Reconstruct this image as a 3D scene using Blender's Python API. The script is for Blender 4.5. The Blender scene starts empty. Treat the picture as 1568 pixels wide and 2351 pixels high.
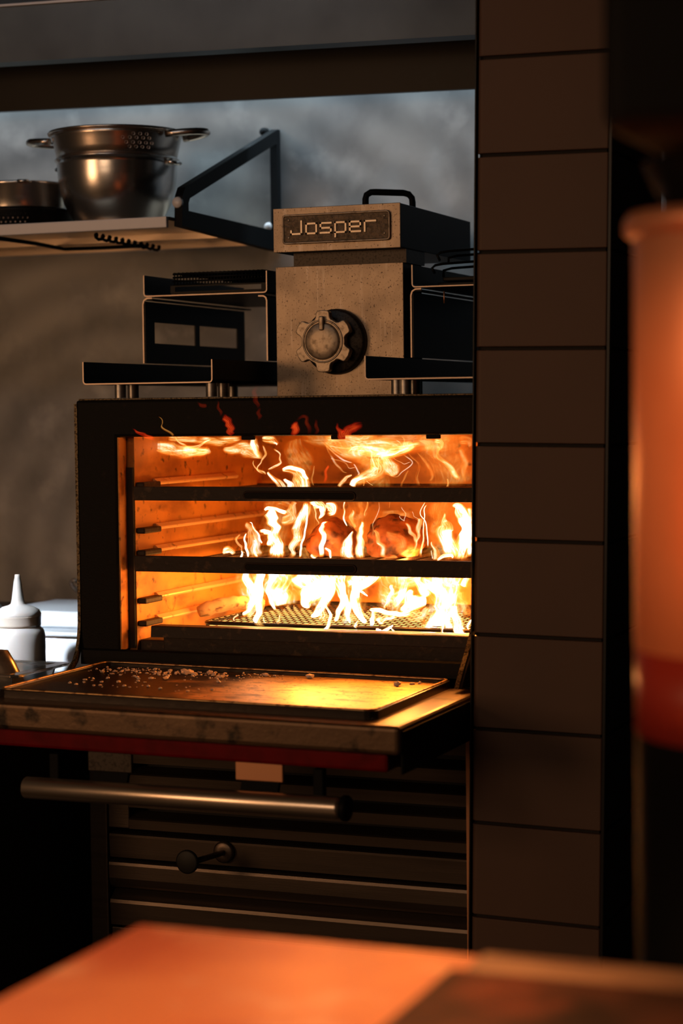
import bpy, bmesh, math, random
from mathutils import Vector, Matrix
random.seed(7)
S = bpy.context.scene
COL = S.collection

# ------------------------------------------------------------------ camera
cd = bpy.data.cameras.new('camera'); cam = bpy.data.objects.new('camera', cd); COL.objects.link(cam)
cr = Vector((0.93056943, 0.36593469, -0.01150417)); cu = Vector((-0.00782374, 0.05129113, 0.9986531)); cf = Vector((-0.36603187, 0.92922604, -0.05059294))
cam.matrix_world = Matrix(((cr.x, cu.x, -cf.x, 2.10374), (cr.y, cu.y, -cf.y, -3.79358), (cr.z, cu.z, -cf.z, 1.60), (0, 0, 0, 1)))
cd.sensor_fit = 'HORIZONTAL'; cd.sensor_width = 24.0; cd.lens = 4605 / 1568 * 24.0
cd.clip_start = 0.05; cd.clip_end = 50
cd.dof.use_dof = True; cd.dof.focus_distance = 4.22; cd.dof.aperture_fstop = 2.5
S.camera = cam
# ------------------------------------------------------------------ world, lights, exposure
S.view_settings.view_transform = 'Standard'; S.view_settings.look = 'None'
S.view_settings.gamma = 1.0; S.view_settings.use_curve_mapping = False
S.view_settings.exposure = 0.0
w = bpy.data.worlds.new('world'); S.world = w; w.use_nodes = True
w.node_tree.nodes['Background'].inputs[0].default_value = (1.0, 0.72, 0.5, 1)
w.node_tree.nodes['Background'].inputs[1].default_value = 0.012

def look(o, d):
    o.rotation_euler = Vector(d).to_track_quat('-Z', 'Y').to_euler()

def area(name, loc, d, power, col, sx, sy, spread=math.pi):
    l = bpy.data.lights.new(name, 'AREA'); l.shape = 'RECTANGLE'; l.size = sx; l.size_y = sy
    l.energy = power; l.color = col; l.spread = spread
    o = bpy.data.objects.new(name, l); o.location = loc; look(o, d); COL.objects.link(o); return o

def spot(name, loc, d, power, col, ang, blend=.6, r=.05):
    l = bpy.data.lights.new(name, 'SPOT'); l.energy = power; l.color = col; l.spot_size = math.radians(ang); l.spot_blend = blend
    l.shadow_soft_size = r
    o = bpy.data.objects.new(name, l); o.location = loc; look(o, d); COL.objects.link(o); return o

def point(name, loc, power, col, r=.03):
    l = bpy.data.lights.new(name, 'POINT'); l.energy = power; l.color = col; l.shadow_soft_size = r
    o = bpy.data.objects.new(name, l); o.location = loc; COL.objects.link(o); return o

# cold strip light tucked between the hood baffle and the back wall
area('hood_strip_light', (-.1, .885, 2.86), (0, .10, -1), 27, (.66, .86, 1.0), 2.6, .12)
# cold ceiling light of the kitchen, in front of the hood
area('kitchen_ceiling_light', (-.4, -1.3, 3.1), (0, .9, -.28), .9, (.70, .86, 1.0), 1.6, .3, 1.6)
# warm dining-room light behind the photographer; low fill added for bowls and wall
area('room_light', (.2, -4.8, 2.35), (.12, 1, -.24), 6, (1.0, .62, .36), 1.6, .8, 1.9)
area('low_warm_fill', (-2.2, -4.6, 1.8), (.42, 1, -.03), 18, (1.0, .52, .24), 1.3, 1.2, 2.2)
# added cold fill, aimed from the front at the side counter bottles
area('counter_fill', (-.95, -1.7, 2.45), (.55, 1.9, -1.37), 1.6, (.84, .92, 1.0), .15, .15, .26)
# heat lamp over the pass; added spot brightens the copper post
spot('heat_lamp_light', (1.17, -2.42, 2.35), (.05, 0, -1), 225, (1.0, .36, .12), 62, .7, .06)
spot('post_fill_spot', (1.25, -2.75, 1.70), (.42, .95, -.19), 34, (1.0, .34, .10), 29, 1.0, .04)
# fire
for x, y, z, p in ((.27, .35, 1.19, 1.9), (.45, .20, 1.22, 3.6), (.62, .40, 1.25, 2.8), (.80, .22, 1.22, 3.8), (.70, .10, 1.235, 3.0), (.85, .10, 1.235, 3.2), (.57, .10, 1.235, 1.6), (.38, .30, 1.38, .8), (.75, .30, 1.39, .4), (.35, .35, 1.53, .06), (.65, .35, 1.53, .12)):
    point('fire_light', (x, y, z), p, (1.0, .33, .05), .03)

C = S.cycles
C.max_bounces = 8; C.diffuse_bounces = 4; C.glossy_bounces = 4; C.transmission_bounces = 6; C.transparent_max_bounces = 128
C.volume_bounces = 0; C.sample_clamp_indirect = 6; C.sample_clamp_direct = 0
C.caustics_reflective = False; C.caustics_refractive = False
C.use_denoising = True

# ------------------------------------------------------------------ materials
def mat(name, col, rough=.5, metal=0.0, noise=None, bump=None, spec=.5, rvar=0.0, coat=0.0):
    """noise = (scale, colour2, lo, hi [, stretch]); bump = (scale, strength)"""
    m = bpy.data.materials.new(name); m.use_nodes = True; nt = m.node_tree; b = nt.nodes['Principled BSDF']
    b.inputs['Base Color'].default_value = (*col, 1); b.inputs['Roughness'].default_value = rough; b.inputs['Metallic'].default_value = metal
    b.inputs['Specular IOR Level'].default_value = spec; b.inputs['Coat Weight'].default_value = coat
    tc = nt.nodes.new('ShaderNodeTexCoord')
    def nz(scale, stretch=(1, 1, 1), det=5):
        mp = nt.nodes.new('ShaderNodeMapping'); mp.inputs['Scale'].default_value = stretch
        nt.links.new(tc.outputs['Object'], mp.inputs[0])
        n = nt.nodes.new('ShaderNodeTexNoise'); n.inputs['Scale'].default_value = scale; n.inputs['Detail'].default_value = det
        nt.links.new(mp.outputs[0], n.inputs['Vector']); return n
    if noise:
        ns = noise if isinstance(noise, list) else [noise]
        prev = None
        for q in ns:
            n = nz(q[0], q[4] if len(q) > 4 else (1, 1, 1))
            mr = nt.nodes.new('ShaderNodeMapRange'); mr.inputs[1].default_value = q[2]; mr.inputs[2].default_value = q[3]
            nt.links.new(n.outputs['Fac'], mr.inputs[0])
            mx = nt.nodes.new('ShaderNodeMix'); mx.data_type = 'RGBA'
            if prev: nt.links.new(prev, mx.inputs[6])
            else: mx.inputs[6].default_value = (*col, 1)
            mx.inputs[7].default_value = (*q[1], 1)
            nt.links.new(mr.outputs[0], mx.inputs[0]); prev = mx.outputs[2]
        nt.links.new(prev, b.inputs['Base Color'])
        if rvar:
            mr2 = nt.nodes.new('ShaderNodeMapRange'); mr2.inputs[3].default_value = rough - rvar; mr2.inputs[4].default_value = rough + rvar
            nt.links.new(n.outputs['Fac'], mr2.inputs[0]); nt.links.new(mr2.outputs[0], b.inputs['Roughness'])
    if bump:
        n = nz(bump[0], bump[2] if len(bump) > 2 else (1, 1, 1), 6)
        bp = nt.nodes.new('ShaderNodeBump'); bp.inputs['Strength'].default_value = bump[1]; bp.inputs['Distance'].default_value = .002
        nt.links.new(n.outputs['Fac'], bp.inputs['Height']); nt.links.new(bp.outputs[0], b.inputs['Normal'])
    return m

def emit(name, col, s):
    m = bpy.data.materials.new(name); m.use_nodes = True; nt = m.node_tree; nt.nodes.clear()
    e = nt.nodes.new('ShaderNodeEmission'); e.inputs[0].default_value = (*col, 1); e.inputs[1].default_value = s
    o = nt.nodes.new('ShaderNodeOutputMaterial'); nt.links.new(e.outputs[0], o.inputs[0]); return m

def flame_mat(name, level, gain, stops, streak=.9, fade=(.10, .14)):
    """glowing gas: light is added, nothing is hidden; brightness follows the flow along the tongue"""
    m = bpy.data.materials.new(name); m.use_nodes = True; nt = m.node_tree; nt.nodes.clear(); N = nt.nodes.new; Lk = nt.links.new
    m.cycles.emission_sampling = 'NONE'
    def math_(op, a, b=None, c=None):
        n = N('ShaderNodeMath'); n.operation = op
        for i, v in enumerate((a, b, c)):
            if v is None: continue
            if isinstance(v, (int, float)): n.inputs[i].default_value = v
            else: Lk(v, n.inputs[i])
        return n.outputs[0]
    def mr(v, a, b, c, d):
        n = N('ShaderNodeMapRange'); n.interpolation_type = 'SMOOTHSTEP'; Lk(v, n.inputs[0])
        for i, q in zip((1, 2, 3, 4), (a, b, c, d)): n.inputs[i].default_value = q
        return n.outputs[0]
    fl = N('ShaderNodeUVMap'); fl.uv_map = 'flow'; al = N('ShaderNodeUVMap'); al.uv_map = 'along'
    s1 = N('ShaderNodeSeparateXYZ'); Lk(fl.outputs[0], s1.inputs[0]); s2 = N('ShaderNodeSeparateXYZ'); Lk(al.outputs[0], s2.inputs[0])
    u, v, t = s1.outputs[0], s1.outputs[1], s2.outputs[0]
    oi = N('ShaderNodeObjectInfo'); rnd = oi.outputs['Random']
    def nz(su, sv, det, dist, off):
        c = N('ShaderNodeCombineXYZ'); Lk(math_('MULTIPLY_ADD', u, su, math_('MULTIPLY', rnd, 37.0)), c.inputs[0]); Lk(math_('MULTIPLY', v, sv), c.inputs[1]); Lk(math_('MULTIPLY_ADD', rnd, 91.0, off), c.inputs[2])
        n = N('ShaderNodeTexNoise'); n.inputs['Scale'].default_value = 1.0; n.inputs['Detail'].default_value = det; n.inputs['Distortion'].default_value = dist; Lk(c.outputs[0], n.inputs['Vector']); return n.outputs['Fac']
    s = math_('ABSOLUTE', math_('MULTIPLY_ADD', u, 2.0, -1.0))
    edge = mr(s, .98, .38, 0, 1)
    soft = mr(nz(1.6, 22.0, 3, .6, 0), .30, .66, .25, 1.15)
    ridge = math_('POWER', math_('SUBTRACT', 1.0, math_('ABSOLUTE', math_('MULTIPLY_ADD', nz(3.2, 13.0, 3, 1.3, 5.0), 2.6, -1.3))), 5.0)
    ends = math_('MULTIPLY', mr(t, 0, fade[0], 0, 1), mr(t, 1, 1 - fade[1], 0, 1))
    I = math_('MULTIPLY', math_('MULTIPLY', edge, ends), math_('MULTIPLY_ADD', ridge, streak, soft))
    I = math_('MULTIPLY', I, level)
    cr_ = N('ShaderNodeValToRGB'); Lk(I, cr_.inputs[0]); el = cr_.color_ramp.elements
    while len(el) < len(stops): el.new(.5)
    for e_, (p, c) in zip(el, stops): e_.position = p; e_.color = (*c, 1)
    e = N('ShaderNodeEmission'); Lk(cr_.outputs[0], e.inputs[0]); Lk(math_('MULTIPLY', math_('POWER', I, 1.25), gain), e.inputs[1])
    tr = N('ShaderNodeBsdfTransparent'); ad = N('ShaderNodeAddShader'); Lk(e.outputs[0], ad.inputs[0]); Lk(tr.outputs[0], ad.inputs[1])
    o = N('ShaderNodeOutputMaterial'); Lk(ad.outputs[0], o.inputs[0]); return m
HOT = [(0, (.9, .08, .003)), (.28, (1, .22, .014)), (.55, (1, .46, .08)), (.80, (1, .68, .30)), (1, (1, .92, .80))]
RED = [(0, (.9, .012, .001)), (.6, (1, .028, .004)), (1, (1, .08, .01))]

M = {}
M['iron'] = mat('blackened_iron', (.0045, .004, .0037), .62, 0, [(60, (.016, .011, .008), .6, .8)], (240, .35), .15)
M['iron_edge'] = mat('gold_iron_edge', (.16, .12, .07), .5, .7, [(220, (.03, .02, .012), .45, .6)], (300, .4))  # gold-brown tone for the flanges and top strip
M['sheet'] = mat('black_steel_sheet', (.004, .0045, .005), .45, 0, None, (30, .06), .16)
M['bare'] = mat('bare_steel_edge', (.40, .31, .25), .42, .85)
M['steel'] = mat('brushed_steel', (.42, .40, .38), .38, .9, [(6, (.32, .30, .28), .4, .7, (1, 1, 14))], (120, .08, (.4, 1, 12)))
M['panel'] = mat('heat_tinted_steel', (.50, .38, .27), .46, .55, [(14, (.33, .25, .18), .4, .7), (34, (.66, .56, .48), .58, .8, (2.6, 1, .16)), (260, (.10, .07, .05), .60, .68)], (150, .12))
M['panel_dark'] = mat('smoked_and_shaded_steel', (.05, .04, .033), .45, .6, [(200, (.02, .015, .012), .5, .65)])
M['cast'] = mat('cast_pewter', (.46, .37, .28), .45, .7, [(90, (.22, .17, .12), .5, .7)], (160, .2))
M['letter'] = mat('raised_letter', (.80, .66, .50), .42, .6)
M['plate_bg'] = mat('hammered_plate', (.11, .08, .055), .42, .7, [(150, (.06, .045, .03), .45, .62)], (170, 1.0))
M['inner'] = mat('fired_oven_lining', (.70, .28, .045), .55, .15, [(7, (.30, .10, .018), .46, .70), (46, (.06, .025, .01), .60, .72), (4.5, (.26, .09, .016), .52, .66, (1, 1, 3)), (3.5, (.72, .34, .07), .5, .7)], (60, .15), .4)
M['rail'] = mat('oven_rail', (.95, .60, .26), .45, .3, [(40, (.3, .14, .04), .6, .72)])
M['soot'] = mat('sooted_metal', (.022, .011, .007), .55, 0, [(50, (.10, .05, .024), .58, .75)], (90, .4), .25)
M['door'] = mat('scorched_door_steel', (.14, .085, .05), .42, .6, [(22, (.02, .014, .01), .56, .68), (9, (.19, .12, .07), .5, .7)], (110, .2))
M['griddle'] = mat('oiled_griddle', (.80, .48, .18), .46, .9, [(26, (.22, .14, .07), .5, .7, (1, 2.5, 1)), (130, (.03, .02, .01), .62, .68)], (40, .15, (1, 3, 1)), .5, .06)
def burnt_patch(m):
    """a burnt-on black patch covers the left part of the pan"""
    nt = m.node_tree; b = nt.nodes['Principled BSDF']; N = nt.nodes.new; Lk = nt.links.new
    tc = N('ShaderNodeTexCoord'); sp = N('ShaderNodeSeparateXYZ'); Lk(tc.outputs['Object'], sp.inputs[0])
    n = N('ShaderNodeTexNoise'); n.inputs['Scale'].default_value = 9; n.inputs['Detail'].default_value = 5; Lk(tc.outputs['Object'], n.inputs['Vector'])
    a = N('ShaderNodeMath'); a.operation = 'MULTIPLY_ADD'; Lk(n.outputs['Fac'], a.inputs[0]); a.inputs[1].default_value = .42; Lk(sp.outputs[0], a.inputs[2])
    r = N('ShaderNodeMapRange'); r.inputs[1].default_value = .12; r.inputs[2].default_value = .22; r.inputs[3].default_value = 1; r.inputs[4].default_value = 0; Lk(a.outputs[0], r.inputs[0])
    src = b.inputs['Base Color'].links[0].from_socket
    mx = N('ShaderNodeMix'); mx.data_type = 'RGBA'; Lk(r.outputs[0], mx.inputs[0]); Lk(src, mx.inputs[6]); mx.inputs[7].default_value = (.02, .012, .008, 1); Lk(mx.outputs[2], b.inputs['Base Color'])
burnt_patch(M['griddle'])
M['rim'] = mat('griddle_rim', (.03, .022, .018), .3, .6, None, (80, .2))
M['red'] = mat('dark_red_finish', (.16, .002, .005), .5, 0, [(30, (.11, .002, .004), .4, .7)], None, .1)  # plain dark red over the whole lower lip
M['handle'] = mat('handle_steel', (.78, .66, .55), .30, .95, [(12, (.55, .44, .35), .45, .7, (.3, 8, 8))])
M['bracket'] = mat('orange_lit_steel', (.80, .38, .20), .35, .5)  # steel tinted orange to imitate warm light on plate and side sheet
M['cab'] = mat('cabinet_steel', (.12, .092, .075), .38, .8, [(8, (.09, .07, .056), .45, .7, (.3, 1, 6))], (90, .08, (.2, 1, 8)))
M['slot'] = mat('dark_slot', (.004, .0035, .003), .6)
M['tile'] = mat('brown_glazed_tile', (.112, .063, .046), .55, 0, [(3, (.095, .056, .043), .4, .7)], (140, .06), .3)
M['grout'] = mat('dark_grout', (.012, .010, .009), .85)
M['trim'] = mat('black_trim', (.01, .011, .013), .4, .4)
M['post_fade_red'] = mat('post_falloff_red', (.20, .022, .015), .4, 0)
M['tileside'] = mat('shaded_side_tile', (.03, .033, .042), .5)  # shaded copy of the brown tile for the pillar's unlit side
M['wallsteel'] = None
M['hood'] = mat('hood_steel', (.11, .135, .155), .46, .5, [(1.4, (.035, .042, .052), .40, .62)], (80, .06, (.2, 1, 8)))
M['hood_dark'] = mat('hood_baffle', (.020, .019, .021), .5, .3, [(2.0, (.010, .010, .012), .4, .66)])
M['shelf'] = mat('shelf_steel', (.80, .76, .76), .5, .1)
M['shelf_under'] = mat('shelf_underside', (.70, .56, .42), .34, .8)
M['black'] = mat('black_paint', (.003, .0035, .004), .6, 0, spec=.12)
M['bowl'] = mat('polished_steel', (.72, .69, .67), .24, 1.0, None, (14, .05, (1, 1, 6)))
M['colander'] = mat('satin_steel', (.66, .58, .52), .27, 1.0)
M['plastic'] = mat('white_plastic', (.78, .76, .73), .35, 0, None, None, .5)
M['cream'] = mat('cream_plastic', (.80, .72, .63), .4)
M['tub'] = mat('frosted_tub', (.66, .71, .76), .35)
M['meat'] = mat('charred_meat', (.36, .10, .024), .5, 0, [(38, (.06, .018, .008), .5, .64), (14, (.36, .14, .04), .52, .7)], (55, 1.0))
M['log'] = mat('burnt_log', (.5, .32, .16), .8, 0, [(30, (.12, .06, .03), .52, .66, (.4, 3, 3))], (60, 1.0))
M['wire'] = mat('blued_wire', (.02, .014, .01), .4, .7)
M['copper'] = mat('copper_top', (.92, .42, .22), .36, .85, [(4, (.72, .24, .14), .42, .64), (11, (1.0, .62, .42), .58, .72)], (7, .25))
M['post'] = mat('copper_cladding', (.86, .38, .21), .42, .45, [(3, (.72, .27, .14), .4, .7)], (3, .1))
M['board'] = mat('charred_board', (.045, .020, .014), .6, 0, [(7, (.012, .008, .007), .45, .62), (4, (.12, .035, .02), .58, .72)], None, .2)
M['tan'] = mat('worn_tan_edge', (.30, .21, .14), .5, 0, [(9, (.16, .10, .07), .45, .68, (1, 3, 1))])
M['floor'] = mat('dark_floor', (.03, .027, .025), .6, 0, [(5, (.02, .018, .017), .4, .7)])
M['dark'] = mat('dark_wall', (.012, .011, .012), .7)
M['salt'] = mat('salt_crumb', (.85, .62, .50), .6)
M['ember'] = emit('glowing_embers', (1.0, .42, .10), 3.6)
M['coal'] = mat('coal', (.03, .02, .015), .8, 0, None, (40, .6))
M['h'] = flame_mat('flame_hottest', 1.0, 1.5, HOT, .8)
M['w'] = flame_mat('flame_pale', .72, 1.0, HOT)
M['y'] = flame_mat('flame_yellow', .52, .75, HOT)
M['o'] = flame_mat('flame_orange', .36, .36, HOT)
M['r'] = flame_mat('flame_red', .7, .24, RED, 1.2, (.25, .30))
M['d'] = flame_mat('flame_dull_red', .6, .045, RED, 1.2, (.35, .40))
M['rimtop'] = mat('glow_toned_rim_edge', (.55, .34, .16), .38, .9, [(60, (.12, .06, .03), .5, .66)])  # warm colour paints the fire's glow along the rim edge
M['f'] = flame_mat('flame_filament', .75, .36, HOT, .4)

def clear_mat():
    m = bpy.data.materials.new('clear_plastic'); m.use_nodes = True; nt = m.node_tree; b = nt.nodes['Principled BSDF']
    b.inputs['Base Color'].default_value = (.86, .86, .85, 1); b.inputs['Transmission Weight'].default_value = .92; b.inputs['Roughness'].default_value = .08; b.inputs['IOR'].default_value = 1.3
    return m
M['clear'] = clear_mat()
M['plastic'].node_tree.nodes['Principled BSDF'].inputs['Subsurface Weight'].default_value = .5
M['plastic'].node_tree.nodes['Principled BSDF'].inputs['Subsurface Radius'].default_value = (.02, .018, .016)

def smoke_mat():
    m = bpy.data.materials.new('drifting_smoke'); m.use_nodes = True; nt = m.node_tree; nt.nodes.clear(); N = nt.nodes.new; Lk = nt.links.new
    tc = N('ShaderNodeTexCoord'); n = N('ShaderNodeTexNoise'); n.inputs['Scale'].default_value = 7; n.inputs['Detail'].default_value = 4; n.inputs['Distortion'].default_value = .8
    mp = N('ShaderNodeMapping'); mp.inputs['Scale'].default_value = (1, 1, .7); mp.inputs['Rotation'].default_value = (0, .6, 0); Lk(tc.outputs['Object'], mp.inputs[0]); Lk(mp.outputs[0], n.inputs['Vector'])
    r = N('ShaderNodeMapRange'); r.interpolation_type = 'SMOOTHSTEP'; r.inputs[1].default_value = .47; r.inputs[2].default_value = .70; r.inputs[3].default_value = 0; r.inputs[4].default_value = .75; Lk(n.outputs['Fac'], r.inputs[0])
    # thin out towards the edge of the plume
    g = N('ShaderNodeTexGradient'); g.gradient_type = 'SPHERICAL'; m2 = N('ShaderNodeMapping'); m2.inputs['Scale'].default_value = (2.0, 6, 3.0); Lk(tc.outputs['Object'], m2.inputs[0]); Lk(m2.outputs[0], g.inputs[0])
    k = N('ShaderNodeMath'); k.operation = 'MULTIPLY'; Lk(r.outputs[0], k.inputs[0]); Lk(g.outputs['Fac'], k.inputs[1])
    k2 = N('ShaderNodeMath'); k2.operation = 'MULTIPLY'; Lk(k.outputs[0], k2.inputs[0]); k2.inputs[1].default_value = 2.0
    s = N('ShaderNodeVolumeScatter'); s.inputs['Color'].default_value = (.85, .87, .88, 1); Lk(k2.outputs[0], s.inputs['Density'])
    o = N('ShaderNodeOutputMaterial'); Lk(s.outputs[0], o.inputs['Volume']); return m
M['smoke'] = smoke_mat()

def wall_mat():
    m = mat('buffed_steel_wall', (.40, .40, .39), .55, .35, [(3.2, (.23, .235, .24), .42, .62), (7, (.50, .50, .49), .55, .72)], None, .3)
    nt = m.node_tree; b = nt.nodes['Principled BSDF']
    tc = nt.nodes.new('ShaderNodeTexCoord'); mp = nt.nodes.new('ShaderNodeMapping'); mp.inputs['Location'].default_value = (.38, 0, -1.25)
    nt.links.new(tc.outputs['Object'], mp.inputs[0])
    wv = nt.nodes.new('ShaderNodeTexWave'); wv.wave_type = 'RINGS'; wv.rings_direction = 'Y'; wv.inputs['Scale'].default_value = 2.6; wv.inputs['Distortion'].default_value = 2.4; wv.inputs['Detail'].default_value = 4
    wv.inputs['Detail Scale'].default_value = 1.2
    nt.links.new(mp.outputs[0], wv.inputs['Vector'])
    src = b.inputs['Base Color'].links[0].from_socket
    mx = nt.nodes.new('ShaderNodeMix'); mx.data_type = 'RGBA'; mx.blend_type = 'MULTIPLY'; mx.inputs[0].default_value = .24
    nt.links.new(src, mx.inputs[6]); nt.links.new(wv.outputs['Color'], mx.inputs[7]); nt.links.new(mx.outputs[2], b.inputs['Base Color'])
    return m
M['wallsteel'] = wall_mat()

# ------------------------------------------------------------------ mesh helpers
ORG = {}
def org(p):
    return ORG.get(p.name, Vector((0, 0, 0))) if p else Vector((0, 0, 0))

def thing(name, label, cat, loc, group=None, kind=None):
    o = bpy.data.objects.new(name, None); COL.objects.link(o); o.location = loc; o.empty_display_size = .05
    ORG[o.name] = Vector(loc)
    if label: o['label'] = label
    if cat: o['category'] = cat
    if group: o['group'] = group
    if kind: o['kind'] = kind
    return o

def tag(o, label=None, cat=None, group=None, kind=None):
    if label: o['label'] = label
    if cat: o['category'] = cat
    if group: o['group'] = group
    if kind: o['kind'] = kind
    return o

class MB:
    def __init__(s): s.bm = bmesh.new()
    def box(s, x0, x1, y0, y1, z0, z1, bev=0, seg=2, mi=0):
        x0, x1 = sorted((x0, x1)); y0, y1 = sorted((y0, y1)); z0, z1 = sorted((z0, z1))
        g = bmesh.new()
        bmesh.ops.create_cube(g, size=1)
        for v in g.verts: v.co = Vector(((x0 + x1) / 2 + v.co.x * (x1 - x0), (y0 + y1) / 2 + v.co.y * (y1 - y0), (z0 + z1) / 2 + v.co.z * (z1 - z0)))
        if bev: bmesh.ops.bevel(g, geom=g.edges[:], offset=bev, segments=seg, profile=.5, affect='EDGES')
        return s.merge(g, mi)
    def merge(s, g, mi=0, M4=None):
        mp = {}
        for v in g.verts: mp[v] = s.bm.verts.new(M4 @ v.co if M4 else v.co)
        for f in g.faces:
            try:
                nf = s.bm.faces.new([mp[v] for v in f.verts]); nf.material_index = mi if mi else f.material_index; nf.smooth = f.smooth
            except ValueError: pass
        g.free(); return s
    def tube(s, pts, r, n=8, closed=False, caps=True, smooth=True, mi=0):
        pts = [Vector(p) for p in pts]; N = len(pts); rings = []
        rs = r if isinstance(r, (list, tuple)) else [r] * N
        prev = None
        for i, p in enumerate(pts):
            a = pts[i - 1] if (i > 0 or closed) else p; b = pts[(i + 1) % N] if (i < N - 1 or closed) else p
            t = (b - a)
            t = t.normalized() if t.length > 1e-9 else Vector((0, 0, 1))
            if prev is None:
                u = t.orthogonal().normalized()
            else:
                u = prev - t * prev.dot(t); u = u.normalized() if u.length > 1e-6 else t.orthogonal().normalized()
            prev = u; v = t.cross(u)
            rings.append([s.bm.verts.new(p + (u * math.cos(2 * math.pi * k / n) + v * math.sin(2 * math.pi * k / n)) * rs[i]) for k in range(n)])
        for i in range(N if closed else N - 1):
            A, B = rings[i], rings[(i + 1) % N]
            off = 0
            if closed and i == N - 1:
                off = min(range(n), key=lambda o: (A[0].co - B[o].co).length)
            for k in range(n):
                f = s.bm.faces.new([A[k], A[(k + 1) % n], B[(k + 1 + off) % n], B[(k + off) % n]]); f.smooth = smooth; f.material_index = mi
        if caps and not closed:
            f = s.bm.faces.new(rings[0][::-1]); f.material_index = mi
            f = s.bm.faces.new(rings[-1]); f.material_index = mi
        return s
    def lathe(s, prof, c, n=40, axis='Z', smooth=True, mi=0):
        """prof = [(radius, height)], turned about an axis through c"""
        c = Vector(c); rings = []
        for r, h in prof:
            if r < 1e-6:
                p = (0, 0, h) if axis == 'Z' else ((0, h, 0) if axis == 'Y' else (h, 0, 0)); rings.append([s.bm.verts.new(c + Vector(p))])
            else:
                ring = []
                for k in range(n):
                    a = 2 * math.pi * k / n; ca, sa = r * math.cos(a), r * math.sin(a)
                    p = (ca, sa, h) if axis == 'Z' else ((ca, h, sa) if axis == 'Y' else (h, ca, sa)); ring.append(s.bm.verts.new(c + Vector(p)))
                rings.append(ring)
        for A, B in zip(rings, rings[1:]):
            for k in range(n):
                q = [A[k % len(A)], A[(k + 1) % len(A)], B[(k + 1) % len(B)], B[k % len(B)]]
                q = list(dict.fromkeys(q))
                if len(q) > 2:
                    f = s.bm.faces.new(q); f.smooth = smooth; f.material_index = mi
        return s
    def prism(s, poly, axis, a, b, mi=0, smooth=False):
        """closed polygon in the plane across axis, swept from a to b"""
        def P(u, v, t): return (t, u, v) if axis == 'X' else ((u, t, v) if axis == 'Y' else (u, v, t))
        A = [s.bm.verts.new(P(u, v, a)) for u, v in poly]; B = [s.bm.verts.new(P(u, v, b)) for u, v in poly]
        f = s.bm.faces.new(A); f.material_index = mi; f = s.bm.faces.new(B[::-1]); f.material_index = mi
        n = len(poly)
        for k in range(n):
            f = s.bm.faces.new([A[k], B[k], B[(k + 1) % n], A[(k + 1) % n]]); f.material_index = mi; f.smooth = smooth
        return s
    def frame(s, outer, inner, y0, y1, mi=0):
        """rectangular ring in XZ between y0 and y1; outer/inner = (x0,x1,z0,z1)"""
        def q(r, y): return [s.bm.verts.new(p) for p in ((r[0], y, r[2]), (r[1], y, r[2]), (r[1], y, r[3]), (r[0], y, r[3]))]
        a, b, c, d = q(outer, y0), q(inner, y0), q(outer, y1), q(inner, y1)
        for k in range(4):
            j = (k + 1) % 4
            for f in ([a[k], a[j], b[j], b[k]], [c[k], d[k], d[j], c[j]], [a[k], c[k], c[j], a[j]], [b[k], b[j], d[j], d[k]]):
                s.bm.faces.new(f).material_index = mi
        return s
    def build(s, name, mats, parent=None, bev=0, label=None, kind=None, smooth=False):
        bm = s.bm
        bmesh.ops.recalc_face_normals(bm, faces=bm.faces[:])
        if bev:
            ed = [e for e in bm.edges if len(e.link_faces) == 2 and e.calc_face_angle(0) > .6]
            bmesh.ops.bevel(bm, geom=ed, offset=bev, segments=2, profile=.5, affect='EDGES', clamp_overlap=True)
        o0 = org(parent)
        for v in bm.verts: v.co -= o0
        me = bpy.data.meshes.new(name); bm.to_mesh(me); bm.free()
        for m in (mats if isinstance(mats, (list, tuple)) else [mats]): me.materials.append(M[m] if isinstance(m, str) else m)
        if smooth:
            for p in me.polygons: p.use_smooth = True
        o = bpy.data.objects.new(name, me); COL.objects.link(o)
        if parent is not None: o.parent = parent
        ORG[o.name] = o0
        if label: o['label'] = label
        if kind: o['kind'] = kind
        return o

def offset_poly(pts, t):
    """open polyline -> closed strip polygon of thickness t (to the left of travel)"""
    P = [Vector(p) for p in pts]; L = []
    for i, p in enumerate(P):
        d1 = (P[i] - P[i - 1]).normalized() if i else None; d2 = (P[i + 1] - P[i]).normalized() if i < len(P) - 1 else None
        d = ((d1 or d2) + (d2 or d1)).normalized(); n = Vector((-d.y, d.x))
        k = 1 / max(.4, n.dot(Vector((-(d1 or d2).y, (d1 or d2).x))))
        L.append(p + n * t * k)
    return [tuple(p) for p in P] + [tuple(p) for p in reversed(L)]

def arc(cx, cz, r, a0, a1, n=6):
    return [(cx + r * math.cos(math.radians(a0 + (a1 - a0) * k / n)), cz + r * math.sin(math.radians(a0 + (a1 - a0) * k / n))) for k in range(n + 1)]

def copy_tree(o, parent=None, loc=None):
    c = o.copy(); COL.objects.link(c)
    if parent: c.parent = parent
    if loc is not None: c.location = loc
    ORG[c.name] = ORG.get(o.name, Vector((0, 0, 0)))
    for ch in [k for k in COL.objects if k.parent == o]: copy_tree(ch, c)
    return c
# ------------------------------------------------------------------ the setting
def struct(o): o['kind'] = 'structure'; return o
struct(MB().box(-2.6, 3.6, -5.5, 1.1, -.05, 0).build('floor', 'floor'))
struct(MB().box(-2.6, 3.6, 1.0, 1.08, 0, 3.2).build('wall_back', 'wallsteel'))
struct(MB().box(1.215, 3.6, .30, .36, 0, 3.2).build('wall_right', 'dark'))
struct(MB().box(-2.6, 3.6, -5.5, 1.08, 3.2, 3.25).build('ceiling', 'dark'))
# ledge along the foot of the wall
lg = MB().prism(offset_poly([(.999, 1.075), (.985, 1.085), (.975, 1.075), (.96, 1.045), (.90, 1.04)], .006), 'X', -2.0, -.02).build('trim_1', 'steel'); struct(lg)

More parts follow.
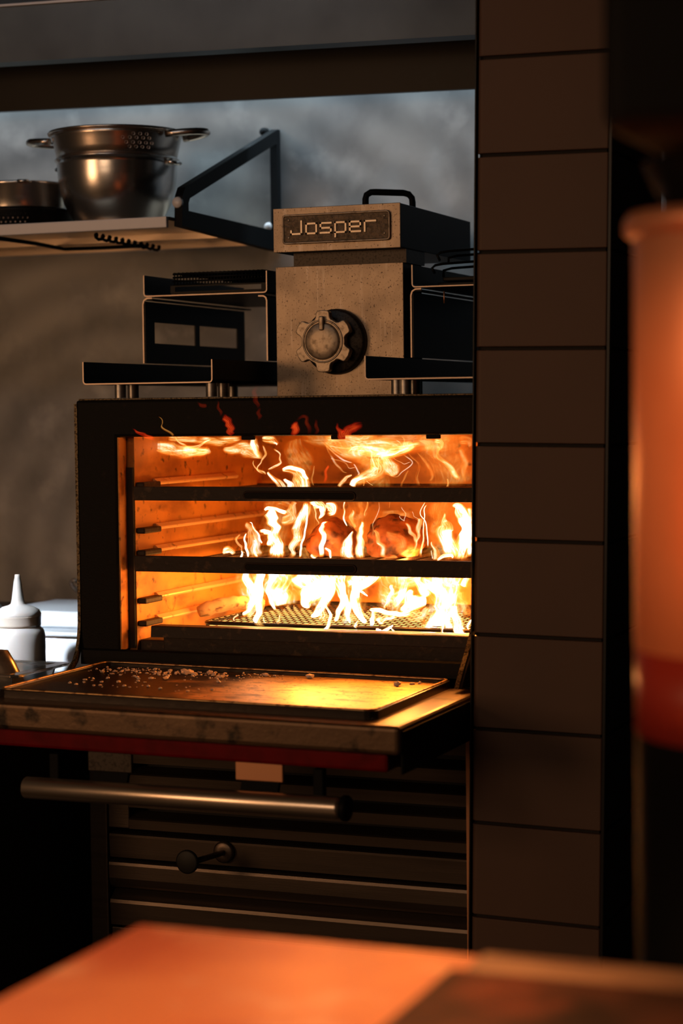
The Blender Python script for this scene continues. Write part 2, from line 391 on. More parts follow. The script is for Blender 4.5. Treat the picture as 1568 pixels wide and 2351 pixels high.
# tiled pillar beside the oven (leans very slightly)
pil = thing('pillar', 'tiled brown pillar beside the oven', None, (.941, -.15, 0), kind='structure')
MB().box(.944, 1.19, -.138, .28, 0, 3.18).build('core', 'grout', pil)
PITCH = .1815
tiles = []
for k in range(17):
    z0 = 1.533 - 8 * PITCH + k * PITCH + .0035; z1 = z0 + PITCH - .007
    x0, x1 = .941, 1.196
    m = MB(); r = .012
    poly = [(x1, -.15 + .002), (x1 - .002, -.15)] + [(x0 + r + r * math.cos(math.radians(a)), -.15 + r + r * math.sin(math.radians(a))) for a in (270, 250, 230, 210, 180)] + [(x0, -.118), (x1, -.118)]
    m.prism(poly, 'Z', z0, z1)
    tiles.append(m.build('tile', 'tile', pil, bev=.0012))
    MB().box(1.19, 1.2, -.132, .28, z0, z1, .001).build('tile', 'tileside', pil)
MB().box(.9375, .9407, -.152, -.135, 0, 3.18, .001).build('corner_trim', 'trim', pil)
MB().box(1.1965, 1.203, -.152, -.134, 0, 3.18, .001).build('corner_trim', 'trim', pil)
pil.rotation_euler = (0, math.radians(.95), 0)
pil.location = (.941 - 1.533 * math.sin(math.radians(.95)), -.15, 0)

# ------------------------------------------------------------------ extraction hood
hood = thing('extraction_hood', 'brushed steel extraction hood hanging along the top of the wall', 'hood', (.1, .5, 2.44))
MB().prism([(.50, 2.443), (.50, 2.575), (.497, 2.58), (.56, 2.80), (.565, 2.80), (.505, 2.575), (.505, 2.448), (.56, 2.448), (.56, 2.443)], 'X', -2.2, 1.9).build('front_panel', 'hood', hood)
MB().prism([(.80, 2.372), (.80, 3.1), (.806, 3.1), (.806, 2.378), (.815, 2.378), (.815, 2.372)], 'X', -2.2, 1.9).build('rear_baffle', 'hood_dark', hood)
MB().box(-2.2, 1.9, .493, .5, 2.576, 2.582, .001).build('fold_line', 'shelf', hood)
MB().box(-2.2, 1.9, .56, .80, 2.93, 2.935).build('top_panel', 'hood_dark', hood)
hood.rotation_euler = (0, math.radians(1.3), 0)

# ------------------------------------------------------------------ wall shelf with what stands on it
sh = thing('wall_shelf', 'steel wall shelf with bright front lip and black triangular bracket', 'shelf', (-.4, .99, 2.03))
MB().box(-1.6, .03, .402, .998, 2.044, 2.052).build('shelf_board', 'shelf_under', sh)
MB().box(-1.6, .03, .39, .402, 2.026, 2.052, .002).build('front_lip', 'shelf', sh)  # lip coloured lighter for the cold light it catches
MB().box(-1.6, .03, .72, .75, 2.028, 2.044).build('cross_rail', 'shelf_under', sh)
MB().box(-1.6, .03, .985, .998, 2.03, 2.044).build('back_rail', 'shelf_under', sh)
br = MB()
outer = [(.415, 2.030), (.420, 2.10), (.435, 2.121), (.985, 2.323), (.999, 2.323), (.999, 2.012), (.94, 2.012)]
inner = [(.452, 2.068), (.452, 2.086), (.460, 2.098), (.972, 2.284), (.978, 2.284), (.978, 2.062), (.94, 2.062)]
# bent steel bracket: ring between outer and inner outline, swept across its width
va = {}
for t, x in enumerate((.038, .058)):
    for nm, P in (('o', outer), ('i', inner)): va[nm, t] = [br.bm.verts.new((x, y, z)) for y, z in P]
n = len(outer)
for k in range(n):
    j = (k + 1) % n
    for f in ([va['o', 0][k], va['o', 0][j], va['i', 0][j], va['i', 0][k]], [va['o', 1][k], va['i', 1][k], va['i', 1][j], va['o', 1][j]],
              [va['o', 0][k], va['o', 1][k], va['o', 1][j], va['o', 0][j]], [va['i', 0][k], va['i', 0][j], va['i', 1][j], va['i', 1][k]]):
        q = list(dict.fromkeys(f))
        try: br.bm.faces.new(q)
        except ValueError: pass
bmesh.ops.remove_doubles(br.bm, verts=br.bm.verts[:], dist=1e-5)
br.build('bracket', 'black', sh)
MB().lathe([(0, -.012), (.010, -.010), (.012, 0), (.012, .006)], (.02, .985, 2.318), 12, 'Y').build('bolt', 'black', sh)
MB().lathe([(0, -.012), (.010, -.010), (.012, 0), (.012, .006)], (.03, .985, 2.075), 12, 'Y').build('bolt', 'shelf', sh)
MB().lathe([(0, -.004), (.012, -.003), (.014, .004), (.0, .006)], (.046, .416, 2.085), 14, 'Y').build('end_cap', 'shelf', sh)

ca = MB().tube([(-.43, .41, 2.022), (-.44, .60, 2.024), (-.45, .77, 2.022), (-.34, .76, 2.02), (-.215, .755, 2.02)], .005, 8).build('cable', 'black')
tag(ca, 'thin black cable running under the wall shelf', 'cable')
cp = MB(); pts = []
for k in range(60):
    a = k * 1.1; t = k / 59
    pts.append((-.179 - .03 * t + .006 * math.cos(a), .43 + .40 * t, 2.018 + .006 * math.sin(a)))
tag(cp.tube(pts, .004, 6).build('coiled_cord', 'black'), 'coiled black cord hanging under the right end of the wall shelf', 'cord')

# mixing bowl with the colander sitting in it
bc = (-.205, .60, 2.0525)
bw = thing('mixing_bowl', 'polished deep steel mixing bowl with side lugs, on the shelf', 'bowl', bc)
prof = [(0, .004), (.082, .004), (.088, 0), (.094, .003), (.112, .022), (.130, .055), (.140, .09), (.1445, .12), (.146, .146), (.147, .158), (.152, .160), (.152, .163), (.146, .163), (.143, .145), (.1405, .112), (.136, .085), (.126, .055), (.108, .024), (.088, .009), (0, .009)]
MB().lathe(prof, bc, 56).build('bowl_body', 'bowl', bw)
for sx in (-1, 1):
    MB().tube([(bc[0] + sx * .148, bc[1] - .02, bc[2] + .150), (bc[0] + sx * .162, bc[1] - .012, bc[2] + .148), (bc[0] + sx * .164, bc[1] + .012, bc[2] + .148), (bc[0] + sx * .148, bc[1] + .02, bc[2] + .150)], .005, 8).build('lug', 'bowl', bw)
cl = thing('colander', 'satin steel colander with loop handles nested in the mixing bowl', 'colander', (bc[0], bc[1], bc[2] + .165))
# body as a grid so that a patch of holes can be cut through it
cm = MB(); NZ, NA = 10, 96
cprof = [(.060, .062), (.10, .085), (.118, .11), (.130, .140), (.138, .160), (.1465, .168), (.1505, .185), (.154, .200), (.157, .213), (.160, .222)]
HOLE_C = set()
grid = []
for i, (r, h) in enumerate(cprof):
    grid.append([cm.bm.verts.new((bc[0] + r * math.cos(2 * math.pi * k / NA), bc[1] + r * math.sin(2 * math.pi * k / NA), bc[2] + h)) for k in range(NA)])
for i in range(len(cprof) - 1):
    for k in range(NA):
        f = cm.bm.faces.new([grid[i][k], grid[i][(k + 1) % NA], grid[i + 1][(k + 1) % NA], grid[i + 1][k]]); f.smooth = True
bot = cm.bm.faces.new(grid[0][::-1])
hole_obj = None
cm.lathe([(.160, .222), (.166, .222), (.168, .225), (.166, .228), (.158, .228), (.155, .222), (.152, .205)], bc, 72)
body = cm.build('colander_body', 'colander', cl)
body.modifiers.new('thickness', 'SOLIDIFY').thickness = .0015
hm = MB()
for ring, (zz, rr) in enumerate(((.178, .1495), (.188, .152), (.199, .1545), (.208, .1565))):
    for k in range(5):
        if (ring == 3 and k in (0, 4)) or (ring == 0 and k == 0): continue
        a = math.radians(-75 + 18 + k * 6.2 + (3.1 if ring % 2 else 0))
        nrm = Vector((math.cos(a), math.sin(a), -.12)).normalized(); c = Vector((bc[0], bc[1], bc[2] + zz)) + Vector((math.cos(a), math.sin(a), 0)) * (rr + .0008)
        u = nrm.cross(Vector((0, 0, 1))).normalized(); v = u.cross(nrm)
        ring_v = [hm.bm.verts.new(c + (u * math.cos(t * math.pi / 5) + v * math.sin(t * math.pi / 5)) * .0038) for t in range(10)]
        in_v = [hm.bm.verts.new(c - nrm * .0025 + (u * math.cos(t * math.pi / 5) + v * math.sin(t * math.pi / 5)) * .0030) for t in range(10)]
        for t in range(10): hm.bm.faces.new([ring_v[t], ring_v[(t + 1) % 10], in_v[(t + 1) % 10], in_v[t]])
        hm.bm.faces.new(in_v)
hm.build('drain_hole', 'shelf', cl, kind='stuff')
for sx in (-1, 1):
    P = []
    for k in range(13):
        a = math.radians(-90 + 180 * k / 12)
        P.append((bc[0] + sx * (.158 + .082 * math.cos(a)), bc[1] + .05 * math.sin(a), bc[2] + .212 + .006 * math.cos(a)))
    MB().tube(P, .0085, 10).build('loop_handle', 'colander', cl)

pc = (-.47, .60, 2.0525)
pt = thing('stock_pot', 'short polished steel pot at the left end of the shelf', 'pot', (pc[0], pc[1], pc[2] + .0495))
MB().lathe([(0, .0495), (.112, .0495), (.114, .055), (.114, .078), (.117, .082), (.117, .108), (.121, .112), (.119, .116), (.113, .116), (.111, .108), (.109, .060), (0, .056)], pc, 56).build('pot_body', 'bowl', pt)
MB().tube([(pc[0] + .05, pc[1] - .104, pc[2] + .112), (pc[0] + .055, pc[1] - .116, pc[2] + .113), (pc[0] + .075, pc[1] - .108, pc[2] + .113), (pc[0] + .075, pc[1] - .09, pc[2] + .112)], .004, 8).build('lug', 'bowl', pt)
pp = thing('black_pan', 'shallow black pan under the short steel pot', 'pan', pc)
MB().lathe([(0, .0), (.125, .0), (.132, .006), (.136, .044), (.138, .048), (.130, .048), (.127, .008), (0, .006)], pc, 48).build('pan_body', 'sheet', pp)
hm = MB()
for r_ in range(3):
    for k in range(9):
        a = math.radians(-98 + k * 5 + (2.5 if r_ % 2 else 0)); c = Vector((pc[0] + .1348 * math.cos(a), pc[1] + .1348 * math.sin(a), pc[2] + .014 + r_ * .010))
        hm.lathe([(0, .001), (.002, .0008), (.0026, 0)], c, 6, 'Y')
hm.build('rivet', 'bare', pp, kind='stuff')

# smoke drifting up behind the flue box
sm = MB(); g_ = bmesh.new(); bmesh.ops.create_icosphere(g_, subdivisions=3, radius=1)
sm.merge(g_, 0, Matrix.Diagonal((.48, .11, .30, 1))); so = sm.build('smoke', 'smoke'); so.location = (.50, .862, 2.22)
tag(so, 'thin grey smoke drifting up the steel wall behind the flue box', 'smoke', kind='stuff')

# ------------------------------------------------------------------ oven
OV = thing('charcoal_oven', 'black charcoal oven with open drop-down door and roaring fire inside', 'oven', (.46, 0, .96))
X0, X1, OX0, OX1, OZ0, OZ1, ZT = .0, .926, .098, .900, 1.09, 1.549, 1.628
MB().frame((X0, X1, 1.06, ZT), (OX0, OX1, OZ0, OZ1), 0, .04).build('front_frame', 'iron', OV, bev=.006)
# outer shell as five plates
s_ = MB(); s_.box(X0 + .004, X0 + .012, .04, .80, 1.03, ZT - .006); s_.box(X1 - .012, X1 - .004, .04, .80, 1.03, ZT - .006)
s_.box(X0 + .012, X1 - .012, .04, .80, ZT - .014, ZT - .006); s_.box(X0 + .012, X1 - .012, .792, .80, 1.03, ZT - .014); s_.box(X0 + .012, X1 - .012, .04, .792, 1.03, 1.04)
s_.build('shell', 'iron', OV)
MB().box(X0 + .01, X1 - .01, -.004, .010, ZT - .001, ZT + .003, .001).build('top_edge_strip', 'iron_edge', OV)
# lining
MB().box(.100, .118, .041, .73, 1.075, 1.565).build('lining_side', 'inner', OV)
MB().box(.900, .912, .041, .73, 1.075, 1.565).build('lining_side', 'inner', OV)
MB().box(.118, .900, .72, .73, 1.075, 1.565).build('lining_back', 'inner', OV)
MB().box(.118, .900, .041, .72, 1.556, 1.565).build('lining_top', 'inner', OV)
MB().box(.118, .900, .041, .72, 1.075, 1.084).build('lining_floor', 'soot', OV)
MB().box(.0975, .1005, .003, .039, OZ0 + .004, OZ1 - .001).build('jamb', 'inner', OV)
MB().box(.1005, .1155, .036, .0405, 1.095, 1.483).build('gasket_strip', 'slot', OV)
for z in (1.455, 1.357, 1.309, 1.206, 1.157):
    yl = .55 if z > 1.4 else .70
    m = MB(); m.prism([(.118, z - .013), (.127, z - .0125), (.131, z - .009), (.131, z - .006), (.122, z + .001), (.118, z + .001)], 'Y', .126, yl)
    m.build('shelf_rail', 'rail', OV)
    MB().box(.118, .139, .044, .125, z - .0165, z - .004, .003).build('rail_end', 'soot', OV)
for x in (.385, .585, .790):
    MB().box(x, x + .030, .006, .014, OZ1 - .008, OZ1 + .012, .002).build('frame_tab', 'iron', OV)
# ember guard across the foot of the opening
MB().prism([(.028, 1.143), (.026, 1.121), (.031, 1.121), (.034, 1.138), (.075, 1.140), (.075, 1.144), (.031, 1.145)], 'X', .158, .872).build('guard_rim', 'soot', OV)
MB().box(.183, .868, .036, .046, 1.084, 1.137, .002).build('ember_guard', 'soot', OV)
MB().box(.118, .183, .05, .12, 1.084, 1.112, .004).build('ash_block', 'soot', OV)
# sloping apron under the opening and the curved side flanges
MB().prism([(.0, 1.096), (-.004, 1.092), (-.007, 1.078), (-.007, 1.062), (.0, 1.062)], 'X', .006, .92).build('apron', 'iron', OV)
fl = [(.0, 1.62), (.0, 1.19), (-.001, 1.15), (-.005, 1.12), (-.014, 1.092), (-.028, 1.072), (-.05, 1.056), (-.09, 1.040)]
m = MB(); m.prism([(y - .001, z) for y, z in fl] + [(y + .014, z - (.004 if i > 4 else 0)) for i, (y, z) in reversed(list(enumerate(fl)))], 'X', X0 - .003, X0 + .004)
m.build('side_flange', 'iron_edge', OV)
fr = [(.022, 1.166), (.010, 1.150), (-.022, 1.116), (-.056, 1.086), (-.088, 1.053)]
m = MB(); m.prism(fr + [(-.008, 1.053), (-.008, 1.10), (.022, 1.13)], 'X', .876, .885); m.build('side_flange', 'iron_edge', OV)
MB().prism([(y + .004, z) for y, z in fr] + [(-.008, 1.053), (-.008, 1.10), (.0255, 1.13)], 'X', .8852, .89).build('flange_liner', 'slot', OV)

# door, lying open
DR = MB().box(.060, .915, -.512, -.012, .998, 1.050, .009, 3).build('door', 'door', OV)
MB().box(.050, .885, -.490, -.06, .963, .9965, .006).build('lower_lip', 'red', DR, label='dark red lower lip under the door edge')
MB().box(.9115, .917, -.497, -.045, .963, 1.040, .002).build('side_plate', 'black', DR)
MB().box(.070, .846, -.452, -.014, 1.049, 1.0545, .003).build('panel_seat', 'rim', DR)
# raised inner pan of the door: floor with a rolled rim
rp = MB(); rc = .02
rim = []
for cx, cy, a0 in ((.828, -.030, 0), (.086, -.030, 90), (.086, -.436, 180), (.828, -.436, 270)):
    rim += [(cx + rc * math.cos(math.radians(a0 + a)), cy + rc * math.sin(math.radians(a0 + a))) for a in (0, 30, 60, 90)]
inn = [((x - .457) * .974 + .457, (y + .233) * .955 - .233) for x, y in rim]
def ringv(P, z): return [rp.bm.verts.new((x, y, z)) for x, y in P]
L0, L1, L2, L3 = ringv(rim, 1.050), ringv(rim, 1.0655), ringv(inn, 1.0655), ringv(inn, 1.0575)
n = len(rim)
for A, B in ((L0, L1), (L1, L2), (L2, L3)):
    for k in range(n): rp.bm.faces.new([A[k], A[(k + 1) % n], B[(k + 1) % n], B[k]])
rp.build('inner_pan_rim', 'rim', DR, bev=.002)
MB().tube([((x - .457) * .986 + .457, (y + .233) * .976 - .233, 1.0658) for x, y in rim], .0028, 6, closed=True).build('rim_edge', 'rimtop', DR, label='rim edge strip toned for the orange fire glow')
gp = MB(); gp.bm.faces.new([gp.bm.verts.new((x, y, 1.0582)) for x, y in inn]); gp.bm.faces.new([gp.bm.verts.new((x, y, 1.0550)) for x, y in inn][::-1])
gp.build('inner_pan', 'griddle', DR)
# handle bar with its plates
hx0, hx1, hy, hz = .155, .800, -.50, .892
MB().lathe([(0, hx0), (.019, hx0), (.0205, hx0 + .002), (.0205, hx1 - .008), (.019, hx1)] + [(0, hx1)], (0, hy, hz), 28, 'X').build('handle_bar', 'handle', DR)
MB().lathe([(0, 0), (.0215, 0), (.0235, .003), (.0235, .010), (.0215, .013), (0, .013)], (hx1 + .0005, hy + .002, hz), 24, 'X').build('handle_cap', 'black', DR)
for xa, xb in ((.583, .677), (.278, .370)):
    MB().box(xa, xb, -.478, -.470, .927, .964, .0015).build('handle_plate', 'bracket' if xa > .5 else 'panel_dark', DR)  # right plate coloured as lit, left plate as shaded
    MB().prism([(-.482, .905), (-.470, .905), (-.462, .93), (-.470, .93)], 'X', xa + .01, xb - .01).build('handle_arm', 'black', DR)
for x in (.20, .74): MB().box(x, x + .02, -.488, -.470, .90, .957, .002).build('handle_arm', 'black', DR)

# the door hangs a touch lower on its right
for o in [DR] + [k for k in COL.objects if k.parent == DR]:
    if 'handle' not in o.name:
        for v in o.data.vertices: v.co.z += -.0115 * v.co.x

# flue tower on top: knob panel, neck, name box
MB().box(.343, .641, .302, .42, ZT + .002, 1.917, .0015).build('tower_body', 'panel_dark', OV)
CP = MB().box(.3425, .6415, .297, .3018, ZT + .004, 1.9175, .0012).build('control_panel', 'panel', OV)
kc = (.474, 0, 1.750)
MB().lathe([(0, .2968), (.070, .2968), (.072, .294), (.070, .281), (.066, .278), (.0, .278)], (kc[0] + .012, 0, kc[2]), 48, 'Y').build('knob_collar', 'panel_dark', CP)
kn = MB(); prof = []
N = 6
for k in range(N):
    a0 = 90 + k * 60
    for da, r in ((-30, .0510), (-22, .0510), (-17.5, .0545), (-14, .0635), (-11, .0668), (0, .0675), (11, .0668), (14, .0635), (17.5, .0545), (22, .0510)):
        a = math.radians(a0 + da); prof.append((kc[0] + r * math.cos(a), kc[2] + r * math.sin(a)))
prof = prof[::-1]
kn.prism(prof, 'Y', .244, .262)
KO = kn.build('gear_knob', 'cast', CP, bev=.0018)
MB().lathe([(.030, .262), (.030, .279), (0, .279)], kc, 28, 'Y').build('knob_stem', 'panel_dark', CP)
MB().lathe([(0, .2375), (.02, .2378), (.036, .2395), (.0405, .2425), (.0405, .2455), (.043, .2455), (.0432, .2425), (.047, .2425), (.0475, .2455)], kc, 48, 'Y').build('knob_disc', 'cast', CP)
MB().box(kc[0] - .0055, kc[0] + .0055, .2335, .241, kc[2] + .023, kc[2] + .054, .003, 3).build('knob_pointer', 'cast', CP)
MB().box(.385, .648, .30, .42, 1.9165, 1.948).build('flue_neck', 'panel_dark', OV)
FB = MB().box(.357, .651, .258, .745, 1.946, 2.0405, .002).build('flue_box', 'sheet', OV)
FF = MB().box(.3565, .6515, .2545, .2578, 1.9455, 2.041, .0012).build('box_front', 'panel', OV)
# nameplate
NP = MB().box(.382, .627, .2505, .2546, 1.966, 2.023, .001).build('nameplate', 'plate_bg', OV)
rr = MB(); P = []
for cx, cz, a0 in ((.622, 2.018, 0), (.388, 2.018, 90), (.388, 1.970, 180), (.622, 1.970, 270)): P += [(cx + .006 * math.cos(math.radians(a0 + a)), .2505, cz + .006 * math.sin(math.radians(a0 + a))) for a in (0, 30, 60, 90)]
rr.tube(P, .0024, 8, closed=True).build('nameplate_border', 'cast', NP)
for sx, sz in ((.395, 1.976), (.617, 1.977), (.617, 2.014), (.395, 2.014)):
    MB().lathe([(0, -.0018), (.0026, -.0014), (.0034, 0)], (sx, .2505, sz), 10, 'Y').build('rivet', 'cast', NP)
zb, zt, zm = 1.9835, 2.0045, 1.994
letters = {
    'J': [[(.4015, 1.990), (.4015, zb), (.4255, zb), (.4255, 2.0105)], ],
    'o': [[(.437, zb), (.437, zt), (.4605, zt), (.4605, zb), (.437, zb)]],
    's': [[(.4945, zt), (.4705, zt), (.4705, zm), (.4945, zm), (.4945, zb), (.4705, zb)]],
    'p': [[(.5045, 1.9745), (.5045, zt), (.5285, zt), (.5285, zb), (.5045, zb)]],
    'e': [[(.5625, zb), (.5385, zb), (.5385, zt), (.5625, zt), (.5625, zm), (.5385, zm)]],
    'r': [[(.5725, zb), (.5725, zt), (.5970, zt)]],
}
def stroke(m, pts, hw, y0, y1):
    for a, b in zip(pts, pts[1:]):
        x0, x1 = min(a[0], b[0]) - hw, max(a[0], b[0]) + hw; z0, z1 = min(a[1], b[1]) - hw, max(a[1], b[1]) + hw
        m.box(x0, x1, y0, y1, z0, z1, .0011, 1)
for ch, ss in letters.items():
    m = MB(); b_ = MB()
    for st in ss: stroke(m, st, .0029, .2478, .2502)
    m.build('letter', 'letter', NP)
# carrying handle on top of the box
hp = [(.495, .46, 2.0405), (.495, .46, 2.075), (.497, .462, 2.084), (.506, .466, 2.090), (.518, .470, 2.090)]
hp += [(.570, .505, 2.089), (.580, .512, 2.086), (.586, .516, 2.078), (.587, .517, 2.068), (.587, .517, 2.0405)]
MB().tube(hp, .0075, 10).build('lifting_handle', 'black', OV)
MB().box(.40, .60, .74, .79, 1.95, 2.00, .004).build('flue_outlet', 'sheet', OV)

# ------------------------------------------------------------------ folded sheet trays on top of the oven
def u_profile(x0, x1, z0, z1, r=.008):
    return [(x0, z1), (x0, z0 + r)] + arc(x0 + r, z0 + r, r, 180, 270, 4)[1:] + arc(x1 - r, z0 + r, r, 270, 360, 4) + [(x1, z1)]
def sheet(profile, y0, y1, name, parent, t=.0028):
    """bent sheet: black faces, bare bright cut edge at the front"""
    poly = offset_poly(profile, t)
    m = MB(); m.prism(poly, 'Y', y0 + .002, y1); o = m.build(name, 'sheet', parent)
    e = MB(); e.prism(poly, 'Y', y0, y0 + .002); e.build('cut_edge', 'bare', parent, label='bright bare cut edge')
    return o
def lower_tray(x0, x1, label):
    t = thing('drip_tray', label, 'tray', (x0, .02, ZT + .004), 'folded trays on top of the oven')
    sheet(u_profile(x0, x1, 1.661, 1.710), .02, .78, 'tray_sheet', t)
    for x in (x0 + .072, x1 - .02 if x1 < .5 else x0 + .055):
        if x > .92: continue
        for dy in (.04, .10, .62):
            MB().lathe([(.012, 0), (.012, 1.6605 - ZT - .004)], (x + .008, dy, ZT + .004), 16).build('post', 'steel', t)
    MB().box(x0 + .045, x1 - .05, .14, .16, 1.6645, 1.668, .001).build('floor_seam', 'sheet', t)
    return t
lower_tray(.0075, .315, 'lower left folded black tray on posts above the oven frame')
lower_tray(.655, .925, 'lower right folded black tray in front of the knob panel')
def upper_tray(x0, x1, label, windows=True):
    t = thing('warming_rack', label, 'rack', (x0, .312, 1.71), 'folded trays on top of the oven')
    sheet(u_profile(x0, x1, 1.863, 1.912), .312, .865, 'tray_sheet', t)
    for s, x in ((1, x0), (-1, x1)):
        prof = [(x, 1.7125), (x, 1.846)] + ([(x + .0025, 1.854), (x + .009, 1.858), (x + .022, 1.8585)] if s > 0 else [(x - .0025, 1.854), (x - .009, 1.858), (x - .022, 1.8585)])
        if s > 0: prof = prof[::-1]
        if s > 0:
            # leg plate with two window cut-outs, built as bars
            poly = offset_poly(prof, .0034 if s < 0 else -.0034)
            e = MB(); e.prism(poly, 'Y', .312, .314); e.build('cut_edge', 'bare', t, label='bright bare cut edge')
            m = MB()
            for (ya, yb, za, zb_) in ((.314, .865, 1.7125, 1.853),) if not windows else ((.314, .865, 1.807, 1.853), (.314, .865, 1.7125, 1.759), (.314, .360, 1.759, 1.807), (.577, .600, 1.759, 1.807), (.820, .865, 1.759, 1.807)):
                m.box(x, x + .0034, ya, yb, za, zb_)
            m.box(x + .0034, x + .022, .314, .865, 1.855, 1.8585); m.build('leg_plate', 'sheet', t)
        else:
            poly = offset_poly(prof, .0034)
            e = MB(); e.prism(poly, 'Y', .312, .314); e.build('cut_edge', 'bare', t, label='bright bare cut edge')
            m = MB(); m.prism(poly, 'Y', .314, .50); m.build('leg_plate', 'sheet', t)
    return t
upper_tray(.0075, .315, 'upper left folded black rack with windowed leg, left of the knob panel')
upper_tray(.655, .925, 'upper right folded black rack between the knob panel and the pillar', False)

# perforated grill pan lying in the upper left rack
gpn = thing('grill_pan', 'black perforated grill pan lying in the upper left rack', 'pan', (.18, .36, 1.8665))
m = MB(); px0, px1, py0, py1, pz0, pz1 = .062, .300, .345, .72, 1.868, 1.915
m.prism([(px0, pz0), (px1, pz0), (px1, pz0 + .003), (px0, pz0 + .003)], 'Y', py0, py1)
m.frame((px0, px1, pz0 + .003, pz0 + .020), (px0 + .012, px1 - .012, pz0 + .006, pz0 + .017), py0 - .004, py0)
m.build('pan_base', 'sheet', gpn)
m = MB()
for z in (pz0 + .021, pz0 + .030, pz0 + .0385, pz0 + .046): m.tube([(px0 + .005, py0, z), (px1 - .005, py0, z)], .0022, 6)
m.build('side_wire', 'sheet', gpn, kind='stuff')
m = MB()
for k in range(30): m.tube([(px0 + .008 + k * .0077, py0 + .002, pz0 + .021), (px0 + .008 + k * .0077, py0 + .002, pz0 + .047)], .0015, 5)
m.build('upright_wire', 'sheet', gpn, kind='stuff')
m = MB()
for k in range(22): m.tube([(px0 + .008 + k * .0104, py0, pz0 + .048), (px0 + .008 + k * .0104, py1, pz0 + .048)], .0022, 6)
for k in range(9): m.tube([(px0 + .006, py0 + k * .046, pz0 + .0465), (px1 - .006, py0 + k * .046, pz0 + .0465)], .0024, 6)
m.build('top_wire', 'sheet', gpn, kind='stuff')
# wire handles lying in the upper right rack
for i, (dz, dx, lab) in enumerate(((.072, .0, 'upper black wire grill basket handle in the upper right rack'), (.045, -.012, 'lower black wire grill basket handle in the upper right rack'))):
    t = thing('grill_basket', lab, 'basket', (.80, .40, 1.868))
    b0 = Vector((.700 + dx, .36, 1.868 + dz))
    MB().tube([b0 + Vector(p) for p in ((.004, .0, -.018), (-.002, 0, -.006), (.004, .004, .0), (.02, .01, .003), (.22, .10, .018))], .003, 8).build('handle_wire', 'sheet', t)
    MB().tube([b0 + Vector(p) for p in ((.004, .06, -.022), (.004, .06, -.008), (.02, .07, -.003), (.22, .16, .012))], .003, 8).build('handle_wire', 'sheet', t)
    MB().box(b0.x, b0.x + .21, b0.y + .03, b0.y + .20, 1.8675 + (.012 if i == 0 else 0), 1.877 + (.012 if i == 0 else 0), .002).build('basket_plate', 'sheet', t)
tag(MB().lathe([(0, 0), (.0016, 0), (.0016, .026), (0, .026)], (.723, .33, 1.828), 8).build('hanging_pin', 'copper'), 'thin copper pin hanging under the upper right rack', 'pin')

# ------------------------------------------------------------------ oven racks, meat, wire grid, log, charcoal
def grill_rack(z0, z1, label):
    t = thing('grill_rack', label, 'rack', (.5, .04, z0), 'grill racks inside the oven')
    MB().box(.121, .892, .026, .034, z0, z1, .0015).build('front_bar', 'soot', t)
    a, b = .388, .622; zc = (z0 + z1) / 2 - .003; r = .0075
    P = [(b + r * math.cos(math.radians(q)), .0255, zc + r * math.sin(math.radians(q))) for q in range(-90, 91, 22)] + [(a + r * math.cos(math.radians(q)), .0255, zc + r * math.sin(math.radians(q))) for q in range(90, 271, 22)]
    MB().tube(P, .0022, 8, closed=True).build('pull_ridge', 'soot', t)
    MB().prism([(x, z) for x, _, z in P][::-1], 'Y', .0245, .0262).build('pull_plate', 'iron', t)
    zb = z0 + .005
    first = None
    for k in range(17):
        x = .150 + k * .0455
        if first is None:
            m = MB(); m.prism([(x - .007, zb + .006), (x, zb - .004), (x + .007, zb + .006), (x + .0055, zb + .006), (x, zb - .001), (x - .0055, zb + .006)], 'Y', .034, .68); first = m.build('grill_bar', 'soot', t)
        else:
            c = first.copy(); COL.objects.link(c); c.location.x = k * .0455
    MB().box(.121, .892, .68, .69, z0 - .004, z0 + .012, .001).build('rear_bar', 'soot', t)
    return zb + .0062
zr1 = grill_rack(1.413, 1.443, 'upper blackened grill rack in the oven, bare')
zr2 = grill_rack(1.261, 1.295, 'middle blackened grill rack in the oven carrying meat')

def blob(name, label, c, sx, sy, sz, seed, m_='meat'):
    rnd = random.Random(seed); bm = bmesh.new(); bmesh.ops.create_icosphere(bm, subdivisions=4, radius=1)
    from mathutils import noise
    o = Vector((seed * 3.1, seed * 1.7, 0))
    for v in bm.verts:
        p = v.co.copy(); d = 1 + .22 * noise.noise(p * 1.3 + o) + .10 * noise.noise(p * 3.7 + o) + .05 * noise.noise(p * 9 + o)
        q = p * d; q.z = max(q.z, -.62)
        v.co = Vector((q.x * sx, q.y * sy, (q.z + .62) * sz)) + Vector(c)
    m = MB(); m.merge(bm); ob = m.build(name, m_, smooth=True); ob_c = Vector(c)
    for v in ob.data.vertices: v.co -= ob_c
    ob.location = c
    tag(ob, label, 'meat', 'roasts on the middle rack'); return ob
blob('roast_meat', 'larger seared roast on the middle rack, right of centre', (.575, .42, zr2 + .001), .062, .08, .054, 2)
blob('roast_meat', 'smaller seared roast on the middle rack, centre, behind flames', (.425, .42, zr2 + .001), .056, .07, .048, 5)
blob('roast_meat', 'dark low cut of meat between the two seared roasts', (.500, .55, zr2 + .001), .034, .05, .046, 9)

